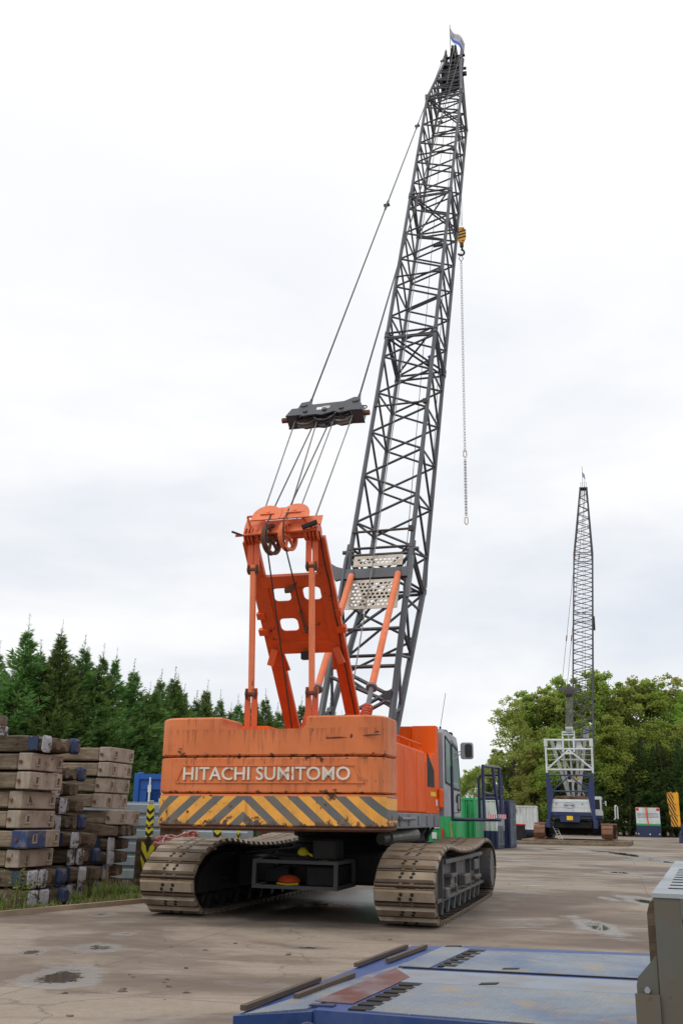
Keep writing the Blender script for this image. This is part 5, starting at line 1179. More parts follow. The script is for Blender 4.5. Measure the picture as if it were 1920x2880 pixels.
# ------------------------------------------------------------------ blue container, shoring panels, poles and hoses behind the left track
bc = thing('shipping_container', 'blue shipping container with pale vertical locking bars behind the striped poles', 'container', (-5.62, 28, .004), R(-2))
b = MB(); Wd, H = 2.44, 2.59
b.box((0, 0, .02), (.14, .14, H), 0, .01); b.box((Wd - .14, 0, .02), (Wd, .14, H), 0, .01); b.box((.14, .005, H - .15), (Wd - .14, .13, H - .005)); b.box((.14, .005, .02), (Wd - .14, .13, .18))
k_ = 20
for i in range(k_): y = .14 + i * .29; b.loft([[(.03, y, z), (.03, y + .10, z), (.075, y + .145, z), (.075, y + .245, z), (.12, y + .29, z), (.12, y, z)] for z in (.1, H - .1)])
b.box((.005, .14, H - .12), (.10, 5.9, H - .01)); b.box((.005, .14, .02), (.10, 5.9, .15)); b.box((.1, .2, H - .06), (Wd - .05, 5.9, H - .04)); b.box((.06, .06, H - .02), (.2, .2, H + .03), 0, .01)
b.build('wall', M['cblue'], bc)
for k in (0, 1):
    x0 = .15 + k * 1.075; b = MB(); b.box((x0, .06, .19), (x0 + 1.06, .10, H - .16))
    for z in (.3, 1.0, 1.72): b.loft([[(x0 + .2, .06 + d, z + e), (x0 + .95, .06 + d, z + e), (x0 + .95, .06 + d, z + .5 - e), (x0 + .2, .06 + d, z + .5 - e)] for d, e in ((-.0, 0), (.02, .06))][::-1])
    b.box((x0 + .05, .04, H - .42), (x0 + 1.0, .07, H - .36)); d = b.build('door', M['cblue'], bc)
    for f in (.28, .62): 
        b = MB(); b.tube((x0 + f * 1.06, .02, .2), (x0 + f * 1.06, .02, H - .1), .028, 8); b.box((x0 + f * 1.06 - .05, 0, H - .5), (x0 + f * 1.06 + .04, .05, H - .3)); b.build('locking_bar', M['whitetext'], d)
b = MB(); b.box((.72, .045, 1.80), (.98, .058, 1.94)); st = b.build('number_sticker', M['whitetext'], bc)
t_ = text_mesh('HC90', .08, .2, .002); t_.v = [(x + .85, y + .042, z + 1.83) for x, y, z in t_.v]; t_.build('lettering', M['bluetext'], st)
b = MB(); b.box((.2, .03, 1.50), (2.2, .045, 1.72)); st = b.build('name_board', M['navy'], bc)
t_ = text_mesh("VAN 'T HEK", .11, 1.0, .002); t_.v = [(x + 1.2, y + .026, z + 1.56) for x, y, z in t_.v]; t_.build('lettering', M['whitetext'], st)
def shore_panel(p, w, h, label, rows):
    o = thing('shoring_panel', label, 'steel panel', p, R(-1), 'pale steel shoring panels')
    b = MB(); hr = h / rows
    for i in range(rows):
        z = i * hr; b.loft([[(0, y, z + zz), (w, y, z + zz), (w, .14, z + zz), (0, .14, z + zz)] for zz, y in ((.0, .05), (.02, .05), (.05, 0), (hr - .07, 0), (hr - .04, .05), (hr - .001, .05))])
    b.build('corrugated_sheet', M['panel'], o)
    b = MB(); b.box((w + .001, -.02, 0), (w + .13, .16, h), 0, .01); b.build('end_post', M['panel'], o); return o
shore_panel((-6.6, 24.6, .01), 2.9, 1.80, 'tall pale grey corrugated steel panel left of the orange counterweight', 6)
shore_panel((-3.55, 24.55, .01), 1.45, 1.20, 'lower pale grey steel panel glimpsed under the left end of the striped counterweight', 4)
b = MB(); b.loft([[(-1.9, 25, z), (.6, 26, z), (.6, 26.3, z), (-1.9, 25.3, z)] for z in (.0, 1.25)]); o = b.build('steel_skip', M['rustwall']); tag(o, 'rusty brown steel skip side seen below the counterweight beside the pale panels', 'skip')
b = MB(); b.box((-1.95, 24.97, 1.25), (.6, 25.02, 1.30)); b.build('rim', M['rustpin'], o)
def pole(px, top, bot, Y, label, w=.115):
    t, q = at(px, top, Y=Y), at(px, 2400, Y=Y); n = 9
    o = thing('hazard_post', label, 'post', (t.x, Y, 0), 0, 'black and yellow striped posts')
    b = MB(); H_ = t.z; b.box((-w / 2, 0, 0), (w / 2, w, H_ - .10), 0, .004); b.box((-w * .34, .01, H_ - .10), (w * .34, w, H_), 2, .01); z = .15; k = 0
    while z < H_ - .25:
        for s in (-1, 1): b.face([(s * w / 2, -.003, z + .07), (0, -.003, z), (0, -.003, z + .085), (s * w / 2, -.003, z + .155)], 1)
        b.face([(w / 2 + .003, 0, z + .07), (w / 2 + .003, w, z + .07), (w / 2 + .003, w, z + .155), (w / 2 + .003, 0, z + .155)], 1)
        z += .17
    b.build('post', [M['yellow'], M['black'], M['galvlt']], o); return o
pole(425, 2251, 2404, 24.1, 'tallest black and yellow striped post, between the timber mats and the counterweight', .15); pole(515, 2318, 0, 24.2, 'striped post under the left end of the counterweight', .11); pole(613, 2318, 0, 24.2, 'striped post under the middle of the hazard chevrons', .15); pole(672, 2318, 0, 24.3, 'thin striped post at the right end of the pale panels', .07)
o = thing('hazard_bracket', 'short forked yellow and black striped bracket behind the timber mats', 'bracket', (at(416, 2380, Y=22.6).x, 22.6, 0)); b = MB()
b.prism([(-.14, .95), (-.05, .85), (0, .70), (.05, .85), (.14, .95), (.14, .60), (.06, .3), (-.06, .3), (-.14, .6)], (0, 0, 0), (1, 0, 0), (0, 0, 1), (0, .08, 0)); b.build('fork', M['yellow'], o)
b = MB(); b.prism([(-.14, .8), (0, .56), (.14, .8), (.14, .68), (0, .44), (-.14, .68)], (0, -.004, 0), (1, 0, 0), (0, 0, 1), (0, .003, 0)); b.tube((0, .04, .75), (0, .04, 1.05), .05, 8); b.box((-.1, .01, 0), (.1, .09, .3)); b.build('black_band', M['black'], o)
q = at(450, 2345, Y=22.8); b = MB(); b.box((0, 0, 0), (.50, .5, .21), 0, .012); o = b.build('timber_block', M['wood'], loc=(q.x, 22.8, at(450, 2356, Y=22.8).z)); tag(o, 'short squared timber block lying beside the pink hoses', 'timber')
b = MB(); b.box((-.3, -.1, .21), (.52, .52, .24), 0, .01); b.build('board', M['wooddk'], o)
zz0 = at(450, 2357, Y=22.8).z; b = MB(); b.box((-.5, -.3, 0), (1.6, 1.2, zz0 - .01), 0, .03); o2 = b.build('low_platform', M['wooddk'], loc=(q.x, 23.0, .004)); tag(o2, 'low dark timber pile under the pink hoses', 'timber pile')
b = MB(); b.box((-.55, -.34, .1), (1.65, -.3, .16)); b.build('edge_board', M['wood'], o2)
rr = random.Random(2); pa, pb_ = at(440, 2372, Y=22.0), at(552, 2354, Y=22.0); b = MB()
for i in range(11):
    z0, z1 = pa.z + rr.uniform(-.10, .10), pb_.z + rr.uniform(-.10, .08); n = 9; y0 = 22 + rr.uniform(-.3, .3)
    b.path([(pa.x + (pb_.x - pa.x) * k / n, y0 + .1 * sin(k + i), z0 + (z1 - z0) * k / n + .035 * sin(k * 1.1 + i)) for k in range(n + 1)], .026, 6)
for i in range(4):
    r = .13 - .02 * i; b.path([(pb_.x - .05 + r * cos(a), 22 + .1 * i - .2, pb_.z - .02 + r * sin(a) * 1.1) for a in [k * pi / 6 - pi / 2 for k in range(9)]], .026, 6)
o = b.build('hose_bundle', M['rosehose']); tag(o, 'bundle of dusty pink hoses lying beyond the left track', 'hose')
b = MB()
for k in (.25, .7): x = pa.x + (pb_.x - pa.x) * k; z = pa.z + (pb_.z - pa.z) * k; b.path([(x + .02 * cos(a), 22 + .34 * cos(a), z + .14 * sin(a)) for a in [i * pi / 6 for i in range(13)]], .008, 4)
b.build('tie', M['whitetext'], o)
b = MB(); b.tube(at(600, 2330, Y=24.2), at(606, 2362, Y=24.2), .012, 5); b.v = [(x, y - .1, z) for x, y, z in b.v]; p0 = at(606, 2362, Y=24.2); b.tube(p0 + V((0, -.1, 0)), (p0.x, 24.05, .0), .012, 5); o = b.build('cable', M['grease_shade']); tag(o, 'thin black cable hanging down in front of the pale panels', 'cable')

# ------------------------------------------------------------------ stacks of crane mats on the left
MH, MW, ML = .285, 1.09, 4.2
def cap_mat_proto(cap, capname, blue=False):
    o = thing('crane_mat', '', 'crane mat'); b = MB()
    for i in range(4): b.box((-ML, .012 + MW * i / 4 + .004, .012), (-.262, MW * (i + 1) / 4 - .012, MH - .014), 0, .025)
    b.build('timber', M['wood'], o)
    b = MB(); b.box((-.26, 0, 0), (0, MW, MH), 0, .012); c = b.build('end_cap', cap, o)
    b = MB(); b.tube((-.20, -.03, MH * .48), (-.20, .0, MH * .48), .034, 6); b.build('bolt', M['rustpin'], c)
    for y in (.22, MW - .16):
        b = MB()
        for p, q in (((.006, y - .07, .08), (.006, y + .07, .08)), ((.006, y + .07, .08), (.006, y + .07, .21)), ((.006, y + .07, .21), (.006, y - .02, .21)), ((.006, y - .04, .20), (.006, y - .05, .10))): b.tube(p, q, .016, 6)
        b.build('lifting_lug', cap, c)
        b = MB(); b.box((.0015, y - .035, .10), (.0045, y + .04, .195)); b.build('lug_pocket', M['wooddk'], c)
    if blue:
        b = MB(); b.box((-.30, -.004, .004), (.004, MW * .56, MH - .003), 0, .012); b.build('blue_band', M['capblue'], c)
    return o
def wood_mat_proto(seed, white=True, blue=True):
    r = random.Random(seed); o = thing('timber_mat', '', 'timber mat')
    def shell(x0, x1, y0, y1, grow, sd, seg=7, z0=.0, z1=MH, taper=True):
        rr_ = random.Random(sd); b = MB(); ls = []
        for i in range(seg + 1):
            x = x0 + (x1 - x0) * i / seg; k = .045 if (taper and i == seg) else 0; pts = []
            for (y, z) in rrect(y0 - grow + k, z0 - grow + k, y1 + grow - k, z1 + grow - k, .05, 2): pts.append((x + rr_.uniform(-.006, .006), y + rr_.uniform(-.008, .008), z + rr_.uniform(-.008, .008)))
            ls.append(pts)
        b.loft(ls); return b
    n = 4
    for i in range(n):
        y0, y1 = MW * i / n + .008, MW * (i + 1) / n - .008; e = r.uniform(-.06, .02) + (.10 if i == 3 and blue else 0)
        t = shell(-ML, e, y0, y1, 0, seed * 10 + i, 9).build('timber', M['wooddk'], o)
        if white and i < white: shell(e - r.uniform(.02, .06), e + .004, y0 - .006, y1 + .006, .004, seed * 10 + i, 2, -.002, MH - .012).build('end_paint', M['endwhite'], t)
        if blue and i == 3: shell(e - .10, e + .004, y0, y1, .004, seed * 10 + i, 2, .01, MH - .01).build('end_paint', M['endblue'], t)
    b = MB(); b.tube((-.6, -.02, MH * .5), (-.6, .02, MH * .5), .03, 8); b.build('bolt', M['rustpin'], o)
    return o
def add_band(o, x0, x1, m, y=-.006):
    b = MB(); r = random.Random(hash((x0, x1)) % 999); top = [(x0 + (x1 - x0) * i / 6, MH - .012 - r.uniform(0, .03)) for i in range(7)]; bot = [(x0 + (x1 - x0) * i / 6, .012 + r.uniform(0, .04)) for i in range(7)]
    b.prism(bot + top[::-1], (0, y - .004, 0), (1, 0, 0), (0, 0, 1), (0, .02, 0)); b.build('painted_patch', m, o)
capP = cap_mat_proto(M['cap'], 'cap'); capB = cap_mat_proto(M['cap'], 'cap', True)
woodP = [wood_mat_proto(11, 2), wood_mat_proto(12, 2), wood_mat_proto(13, 1)]; woodB = [wood_mat_proto(21, 0, False), wood_mat_proto(22, 1, False)]
for w_ in woodP[1:]: add_band(w_, -.36, -.16, M['endblue'])
add_band(woodB[1], -.28, -.18, M['endblue'])
used = set()
def place_mat(proto, px, Y, z, label, group, yaw=-15, roll=0):
    o = proto if proto.name not in used else dup(proto); used.add(proto.name)
    p = at(px, 2300, Y=Y); o.location = (p.x, Y, z); o.rotation_euler = (0, R(roll), R(yaw)); tag(o, label, 'crane mat' if proto in (capP, capB) else 'timber mat', group)
    return o
ordn = ['lowest', 'second from the ground', 'third from the ground', 'fourth from the ground', 'fifth from the ground', 'sixth from the ground', 'seventh from the ground', 'eighth from the ground', 'ninth from the ground', 'tenth from the ground']
# stack nearest the kerb, cut by the left edge of the view
z = .02; Y1 = 17.2; grp = 'crane mats stacked beside the kerb'
st1 = [(woodP[0], 112, 'timber mat with white painted end'), (woodP[1], 106, 'timber mat with flaking white end'), (capP, 68, 'steel-capped timber mat'), (capB, 84, 'crane mat with a blue band'), (capP, 57, 'steel-capped timber mat'), (capP, 57, 'steel-capped timber mat'), (capP, 72, 'steel-capped timber mat'), (capP, 72, 'steel-capped timber mat'), (woodP[2], 108, 'dark timber mat with blue patch')]
for i, (pr, px, lb) in enumerate(st1):
    o = place_mat(pr, px, Y1 + (.05 * ((i * 7) % 3 - 1)), z, f'{lb}, {ordn[i]} in the left stack', grp, -15 + ((i * 5) % 4 - 1.5) * .8, ((i * 3) % 3 - 1) * .4)
    z += .318 if i > 1 else .312
# dark stack in between, seen past the first
z = .01
mid_px = [216, 236, 208, 206, 160, 164, 138, 146]
for i, px in enumerate(mid_px):
    pr = woodB[1] if i in (1, 3, 5, 6) else woodP[(i + 1) % 3]
    o = place_mat(pr, px, 18.9 + .04 * (i % 3), z, f'dark timber mat with painted ends, {ordn[i]} in the middle stack', 'timber mats in the middle stack', -15 + (i % 3 - 1), 0); z += .302
# rear right stack
z = .01; st3 = [(woodB[0], 296), (woodB[1], 300), (woodB[1], 312), (woodB[1], 310), (woodB[0], 328), (capP, 330), (capP, 287), (capP, 292), (capP, 296), (capP, 296)]
for i, (pr, px) in enumerate(st3):
    zz_ = 'steel-capped timber mat' if pr is capP else ('weathered timber mat with white painted end' if pr in woodP else 'dark split timber mat')
    o = place_mat(pr, px, 20.6 + .05 * (i % 2), z, f'{zz_}, {ordn[i]} in the rear stack', 'crane mats in the rear stack', -14 + (i % 3 - 1) * .7, 0); z += .262 if i < 5 else .312
for p_ in woodB + woodP + [capP, capB]:
    if p_.name not in used: print('unused', p_.name)
p = at(2, 2100, Y=17.0)
b = MB(); b.box((-.5, 0, 0), (0, .25, .17), 0, .02); o = b.build('timber_block', M['endwhite'], loc=(p.x + .03, 17.0, 2.78)); tag(o, 'white painted timber end just inside the left edge, on top of the nearest stack', 'timber')
b = MB(); b.box((-.52, .01, .172), (-.03, .24, .34), 0, .02); b.build('upper_block', M['wooddk'], o)

# ------------------------------------------------------------------ grass and weeds on the verge
rr = random.Random(31)
def kerb_x(y):
    for (xa, ya), (xb, yb) in zip(kerb, kerb[1:]):
        if ya <= y <= yb: return xa + (xb - xa) * (y - ya) / (yb - ya)
    return kerb[-1][0]
b = MB()
def blade(x, y, h, w, lean, a, z0=.03, mi=0):
    d = V((cos(a), sin(a), 0)); s = V((-sin(a), cos(a), 0)) * w; p0 = V((x, y, z0)); p1 = p0 + d * lean * .35 + V((0, 0, h * .6)); p2 = p0 + d * lean + V((0, 0, h))
    b.face([p0 - s, p0 + s, p1 + s * .7, p1 - s * .7], mi); b.face([p1 - s * .7, p1 + s * .7, p2], mi)
for _ in range(4200):
    y = rr.uniform(13.5, 22.5); x = kerb_x(y) - .06 - abs(rr.gauss(0, .75)); n_ = sin(x * 3.1 + y * 1.7) + sin(y * 2.9 - x)
    if n_ < -.5 and rr.random() < .85: continue
    h = rr.uniform(.03, .13) * (1.3 if n_ > .6 else 1); blade(x, y, h, rr.uniform(.004, .010), rr.uniform(.02, .16), rr.uniform(0, 6.3), mi=1 if rr.random() < .3 else 0)
for cx, cy, n_, hh0 in [(-4.25, 19.2, 220, .34), (-4.0, 19.5, 160, .28), (-4.75, 18.5, 90, .22), (-5.45, 16.6, 120, .3), (-5.9, 16.2, 100, .26), (-3.75, 19.9, 80, .25)]:
    for _ in range(n_): blade(cx + rr.gauss(0, .16), cy + rr.gauss(0, .14), rr.uniform(.5, 1) * hh0, rr.uniform(.010, .018), rr.uniform(.05, .2), rr.uniform(0, 6.3))
M['straw'] = leaf_mat('dry_grass', (.22, .17, .08), (.40, .32, .17), .3)
for cx, cy in [(-4.45, 19.4), (-4.2, 19.0), (-4.9, 18.3), (-3.7, 20.2)]:
    for _ in range(26): blade(cx + rr.gauss(0, .2), cy + rr.gauss(0, .15), rr.uniform(.35, .62), .004, rr.uniform(.02, .2), rr.uniform(0, 6.3), mi=1)
gr = b.build('verge_grass', [M['grassblade'], M['straw']]); gr['kind'] = 'stuff'; gr['label'] = 'green and straw coloured grass growing along the kerb by the timber stacks'; gr['category'] = 'grass'
def weed(x, y, h, label, n=26):
    o = thing('weed', label, 'weed', (x, y, .03)); b = MB(); b.path([(0, 0, 0), (.02, .01, h * .5), (.05, -.02, h)], .008, 5); 
    for k in range(3): a = k * 2.1; b.tube((.02, 0, h * .4), (.02 + .16 * cos(a), .16 * sin(a), h * .75), .005, 4)
    b.build('stem', M['grassblade'], o); b = MB(); r = random.Random(int(x * 100))
    for i in range(n * 3):
        c = V((r.gauss(.03, .12), r.gauss(0, .12), h * r.uniform(.35, 1.05))); a = r.uniform(0, 6.3); l = r.uniform(.05, .11); d = V((cos(a), sin(a), r.uniform(-.3, .5))) * l; s = V((-sin(a), cos(a), 0)) * l * .3
        b.face([c, c + d * .5 + s, c + d, c + d * .5 - s])
    b.build('leaves', M['grassblade'], o)
weed(-5.12, 16.75, .62, 'leafy green weed against the lowest timber mats at the left'); weed(-5.72, 16.55, .75, 'taller green weed at the far left edge in front of the stack'); weed(-5.0, 16.55, .42, 'small green weed in front of the white painted mat end')
b = MB(); r_ = random.Random(5)
for _ in range(16):
    x, y = at(100, 2540, z=.03).x + r_.gauss(0, .2), at(100, 2540, z=.03).y + r_.gauss(0, .12); s = r_.uniform(.02, .055); b.loft([[(x + s * k * cos(a) * 1.4, y + s * k * sin(a), .03 + zz) for a in [i * pi / 4 for i in range(8)]] for zz, k in ((0, .9), (s * .4, 1), (s * .8, .6))])
o = b.build('pale_stones', M['whitetext']); o['kind'] = 'stuff'; o['label'] = 'scatter of pale stones in the grass by the kerb'; o['category'] = 'stones'
b = MB(); r_ = random.Random(8)
for _ in range(60):
    y = r_.uniform(7.5, 15); x = r_.uniform(-.36, .1) * y; s = r_.choice((.005, .008, .012, .03)) * r_.uniform(.6, 1.1); a = r_.uniform(0, 3)
    b.loft([[(x + s * k * (1 + 1.5 * (r_.random() < .2)) * cos(a + t), y + s * k * sin(a + t), zz + .001) for t in [i * pi / 3 for i in range(6)]] for zz, k in ((0, 1), (s * .5, .7))])
o = b.build('yard_debris', M['wooddk']); o['kind'] = 'stuff'; o['label'] = 'small bits of bark and grit scattered on the yard'; o['category'] = 'debris'

# ------------------------------------------------------------------ trees
def tube_list(b, pts, r0, r1, n=6): b.path(pts, r0, n, 0, r1)
def conifer_meshes(seed, H=7.2, nb=330, dens=1.0, mat='conifer', openn=.0):
    r = random.Random(seed); t = MB(); c = MB()
    lean = V((r.uniform(-.02, .02), r.uniform(-.02, .02), 1)); ax = lambda h: V((lean.x * h + .06 * sin(h * 1.3 + seed), lean.y * h, h))
    t.path([ax(H * i / 8) for i in range(9)], .13, 7, 0, .012)
    for i in range(nb):
        u = (i + r.random()) / nb; h = H * (.03 + .97 * u ** 1.0); w_ = h / H; rad = (1.45 if w_ < .5 else (1.45 - (w_ - .5) / .22 * .85 if w_ < .72 else .60 * max(0, 1 - (w_ - .72) / .28) ** .9 + .04)) * r.uniform(.55, 1.2)
        if u > .90: rad *= .8
        a = r.uniform(0, 2 * pi); out = V((cos(a), sin(a), 0)); up = .30 + .55 * u; p0 = ax(h); tipv = out * rad + V((0, 0, rad * up))
        if i % 3 == 0: t.tube(p0, p0 + tipv * .7, .02, 4, .005)
        k = max(4, int((6 + 12 * rad) * dens)); side = V((-sin(a), cos(a), 0))
        for j in range(k):
            f = (.22 + .78 * (j + r.random()) / k); q = p0 + tipv * f + V((0, 0, -.12 * f * rad + .16 * f * f * rad)) + side * r.gauss(0, .14 * rad * (1.15 - f)) + V((0, 0, r.gauss(0, .06)))
            for m_ in range(4):
                d = (out * r.uniform(.5, 1.1) + side * r.uniform(-.9, .9) + V((0, 0, r.uniform(-.05, .75)))).normalized(); L_ = r.uniform(.16, .34) * (1.0 if u < .85 else .7)
                w = d.cross(V((r.uniform(-1, 1), r.uniform(-1, 1), r.uniform(-.3, 1)))).normalized() * L_ * r.uniform(.055, .10)
                c.face([q, q + d * L_ * .45 + w, q + d * L_, q + d * L_ * .45 - w])
    t.tube(ax(H * .97), ax(H * 1.09), .012, 4, .004)
    for i in range(60):
        h = H * r.uniform(.90, 1.09); q = ax(h); a = r.uniform(0, 6.3); d = V((cos(a), sin(a), r.uniform(.5, 1.4))).normalized() * r.uniform(.10, .26) * (1.12 - .55 * (h / H - .9) / .19); w = d.cross(V((0, 0, 1))).normalized() * d.length * .08
        c.face([q, q + d * .45 + w, q + d, q + d * .45 - w])
    return t, c
def leafy_meshes(seed, H=17, R_=4.2, n=9000, base=.12, airy=.0):
    r = random.Random(seed); t = MB(); c = MB(); clumps = []
    t.path([(0, 0, 0), (.1, .05, H * .25), (.2 * sin(seed), .1, H * .5), (.3 * sin(seed), .1, H * .82)], .28, 8, 0, .05)
    for i in range(64):
        u = r.random(); h = H * (base + (1 - base) * (.06 + .90 * u)); prof = sin(pi * min(1, (.10 + u * .93)) ** .8) ** .75; a = r.uniform(0, 2 * pi); rad = R_ * prof * r.uniform(.45, 1.0)
        p = V((rad * cos(a), rad * sin(a), h)); clumps.append((p, r.uniform(.8, 1.55) * (R_ / 4.2)))
        s = V((.2 * sin(seed) * .6, .05, max(.5, h - rad * .8))); t.path([s, s + (p - s) * .5 + V((0, 0, .3)), p], .07, 5, 0, .012)
    for i in range(24):                                                  # thin leaders past the crown
        a = r.uniform(0, 2 * pi); q = R_ * r.uniform(.1, .6); q = R_ * r.uniform(.1, .95); p = V((q * cos(a), q * sin(a), H * (r.uniform(.95, 1.06) - .30 * (q / R_) ** 2))); clumps.append((p, r.uniform(.3, .65))); t.tube(p * .92, p, .03, 4, .01)
    per = n // len(clumps)
    for p, s in clumps:
        for i in range(int(per * s / 1.1)):
            d = V((r.gauss(0, 1), r.gauss(0, 1), r.gauss(0, .8)));
            if d.length < .01: continue
            q = p + d.normalized() * s * r.random() ** .45; L_ = r.uniform(.2, .42); e = V((r.gauss(0, 1), r.gauss(0, 1), r.gauss(-.2, .6))).normalized() * L_; w = e.cross(V((r.gauss(0, 1), r.gauss(0, 1), r.gauss(0, 1)))).normalized() * L_ * .33
            c.face([q, q + e * .5 + w, q + e, q + e * .5 - w])
    return t, c
def proto(meshes, name, m):
    o = thing(name, '', 'tree'); meshes[0].build('trunk', M['bark'], o); meshes[1].build('crown', M[m], o); return o
con = [proto(conifer_meshes(s), 'conifer_tree', 'conifer') for s in (1, 2, 3, 4)]
used_t = set()
def place_tree(pr, x, y, sc, rot, label, group, sz=None):
    o = pr if pr.name not in used_t else dup(pr); used_t.add(pr.name)
    o.location = (x, y, 0); o.rotation_euler = (rt.uniform(-.05, .05), rt.uniform(-.05, .05), rot); o.scale = (sc * rt.uniform(.88, 1.18), sc * rt.uniform(.88, 1.18), (sz or sc) * rt.uniform(.96, 1.04)); tag(o, label, 'tree', group); return o
words = ['first', 'second', 'third', 'fourth', 'fifth', 'sixth', 'seventh', 'eighth', 'ninth', 'tenth', 'eleventh', 'twelfth', 'thirteenth', 'fourteenth', 'fifteenth', 'sixteenth', 'seventeenth', 'eighteenth', 'nineteenth', 'twentieth', 'twenty-first', 'twenty-second', 'twenty-third', 'twenty-fourth', 'twenty-fifth', 'twenty-sixth']
def nth(i): n = i + 1; return words[i] if i < len(words) else f'{n}' + ({1: 'st', 2: 'nd', 3: 'rd'}.get(n % 10, 'th'))
hedge = [(-14.3, 33, 6.9), (-12.9, 32.2, 6.9), (-11.75, 33.3, 6.9), (-10.9, 32.6, 7.35), (-9.9, 33.4, 7.2), (-9.35, 33.0, 7.55), (-8.65, 34.2, 7.2), (-8.0, 34.6, 6.9), (-7.4, 35.8, 6.75), (-6.9, 36.4, 6.0), (-6.75, 38.4, 7.1), (-6.1, 38.6, 6.6), (-5.85, 40.2, 6.5), (-5.35, 40.6, 6.1), (-5.0, 42.6, 6.3), (-4.5, 43.2, 6.4), (-4.0, 45.2, 6.5), (-3.3, 46.0, 6.8), (-2.7, 48.0, 6.7), (-2.0, 49.0, 6.9), (-1.2, 51.2, 6.7), (-.5, 52.6, 7.2), (.3, 54.5, 6.6), (1.2, 57.0, 6.8)]
rt = random.Random(12)
extra = [((a[0] + c[0]) / 2 + .1, (a[1] + c[1]) / 2 + .5, (a[2] + c[2]) / 2 - (.1, .7, .35)[i % 3]) for i, (a, c) in enumerate(zip(hedge, hedge[1:]))]
hedge = sorted(hedge + extra, key=lambda q: q[0] / q[1])
for i, (x, y, h) in enumerate(hedge):
    h *= .94
    place_tree(con[i % 4], x, y, h / 7.2 * rt.uniform(.98, 1.06), rt.uniform(0, 6.3), f'dark green conifer, {nth(i)} from the left in the tall hedge', 'conifers in the hedge behind the timber stacks', h / 7.15)
for i, (x, y, h) in enumerate([(-13.6, 34.2, 5.3), (-11.6, 34.8, 5.4), (-9.3, 35.4, 5.6), (-7.9, 36.8, 5.2), (-6.6, 39.6, 4.9), (-5.5, 42.2, 4.9), (-4.2, 45, 5.0), (-2.6, 49.8, 5.2)]):
    place_tree(con[(i + 1) % 4], x, y, h / 7.2 * 1.25, rt.uniform(0, 6.3), f'shorter conifer, {words[i]} from the left, filling gaps behind the tall hedge', 'conifers in the hedge behind the timber stacks', h / 7.15)
lf = [proto(leafy_meshes(s, n=24000), 'broadleaf_tree', 'leaf') for s in (1, 2)] + [proto(leafy_meshes(3, n=24000), 'broadleaf_tree', 'leaf2'), proto(leafy_meshes(4, n=9000, R_=3.6), 'broadleaf_tree', 'leaf2')]
dec = [(3, 20.2, 114, 14.6, 'sparse tree with thin foliage at the left end of the far row'), (0, 22.6, 118, 15.4, 'green tree standing second from the left in the far row'), (2, 25.0, 117, 16.6, 'olive tree left of the distant boom'), (1, 28.2, 119, 17.6, 'tall olive green tree directly behind the distant boom'), (0, 31.6, 118, 17.6, 'green tree just right of the distant boom'), (2, 34.8, 119, 18.2, 'tallest olive tree right of the distant crane'), (1, 38.2, 118, 17.2, 'broad green tree above the white generator box'), (3, 40.6, 121, 18.3, 'airy tree with sparse crown near the right edge'), (0, 43.2, 117, 17.8, 'green tree cut by the right edge of the view'), (2, 22.0, 112, 9.5, 'low olive tree at the left foot of the far row'), (1, 24.6, 111, 11.0, 'rounded lower tree in front of the far row, left of the navy stays'), (0, 19.0, 117, 8.6, 'small green tree at the far left of the row beside the walkway rail'), (2, 16.6, 122, 7.4, 'low pale green tree seen through the blue walkway rail'), (1, 14.4, 125, 6.6, 'low green tree just right of the silver cab'), (0, 36.4, 113, 12.5, 'mid green tree in front of the tallest trees on the right'), (1, 31.0, 112, 12.6, 'green tree behind the white gantry frame'), (2, 40.5, 113, 12.6, 'mid green tree above the striped rig at the right edge'), (1, 27.6, 112, 12.0, 'green tree just left of the white gantry frame')]
for i, (k, x, y, h, lb) in enumerate(dec):
    s = h / 17.3; wd = .245 * h / 17 * 4.2
    place_tree(lf[k], x, y, s * (1.0 if h > 14 else 1.15), rt.uniform(0, 6.3), lb, 'broadleaf trees beyond the yard', s)
fc = [proto(conifer_meshes(s, 7.2, 200, .8), 'conifer_tree', 'conifer2') for s in (7, 8)]
for i in range(24):
    x = 24.2 + i * 1.5 if i < 14 else 17.5 + (i - 14) * 2.9; y = 109.6 + rt.uniform(-.8, .8) + (4 if i > 13 else 0); h = rt.uniform(6.6, 9.0) + (1.6 if 4 < i < 14 else (-2.2 if i > 13 else 0)) 
    place_tree(fc[i % 2], x, y, h / 7.2 * (1.05 if i < 14 else 1.6), rt.uniform(0, 6.3), f'dark conifer, {words[i]} from the left in the row under far trees', 'dark conifers under the far trees', h / 7.2)

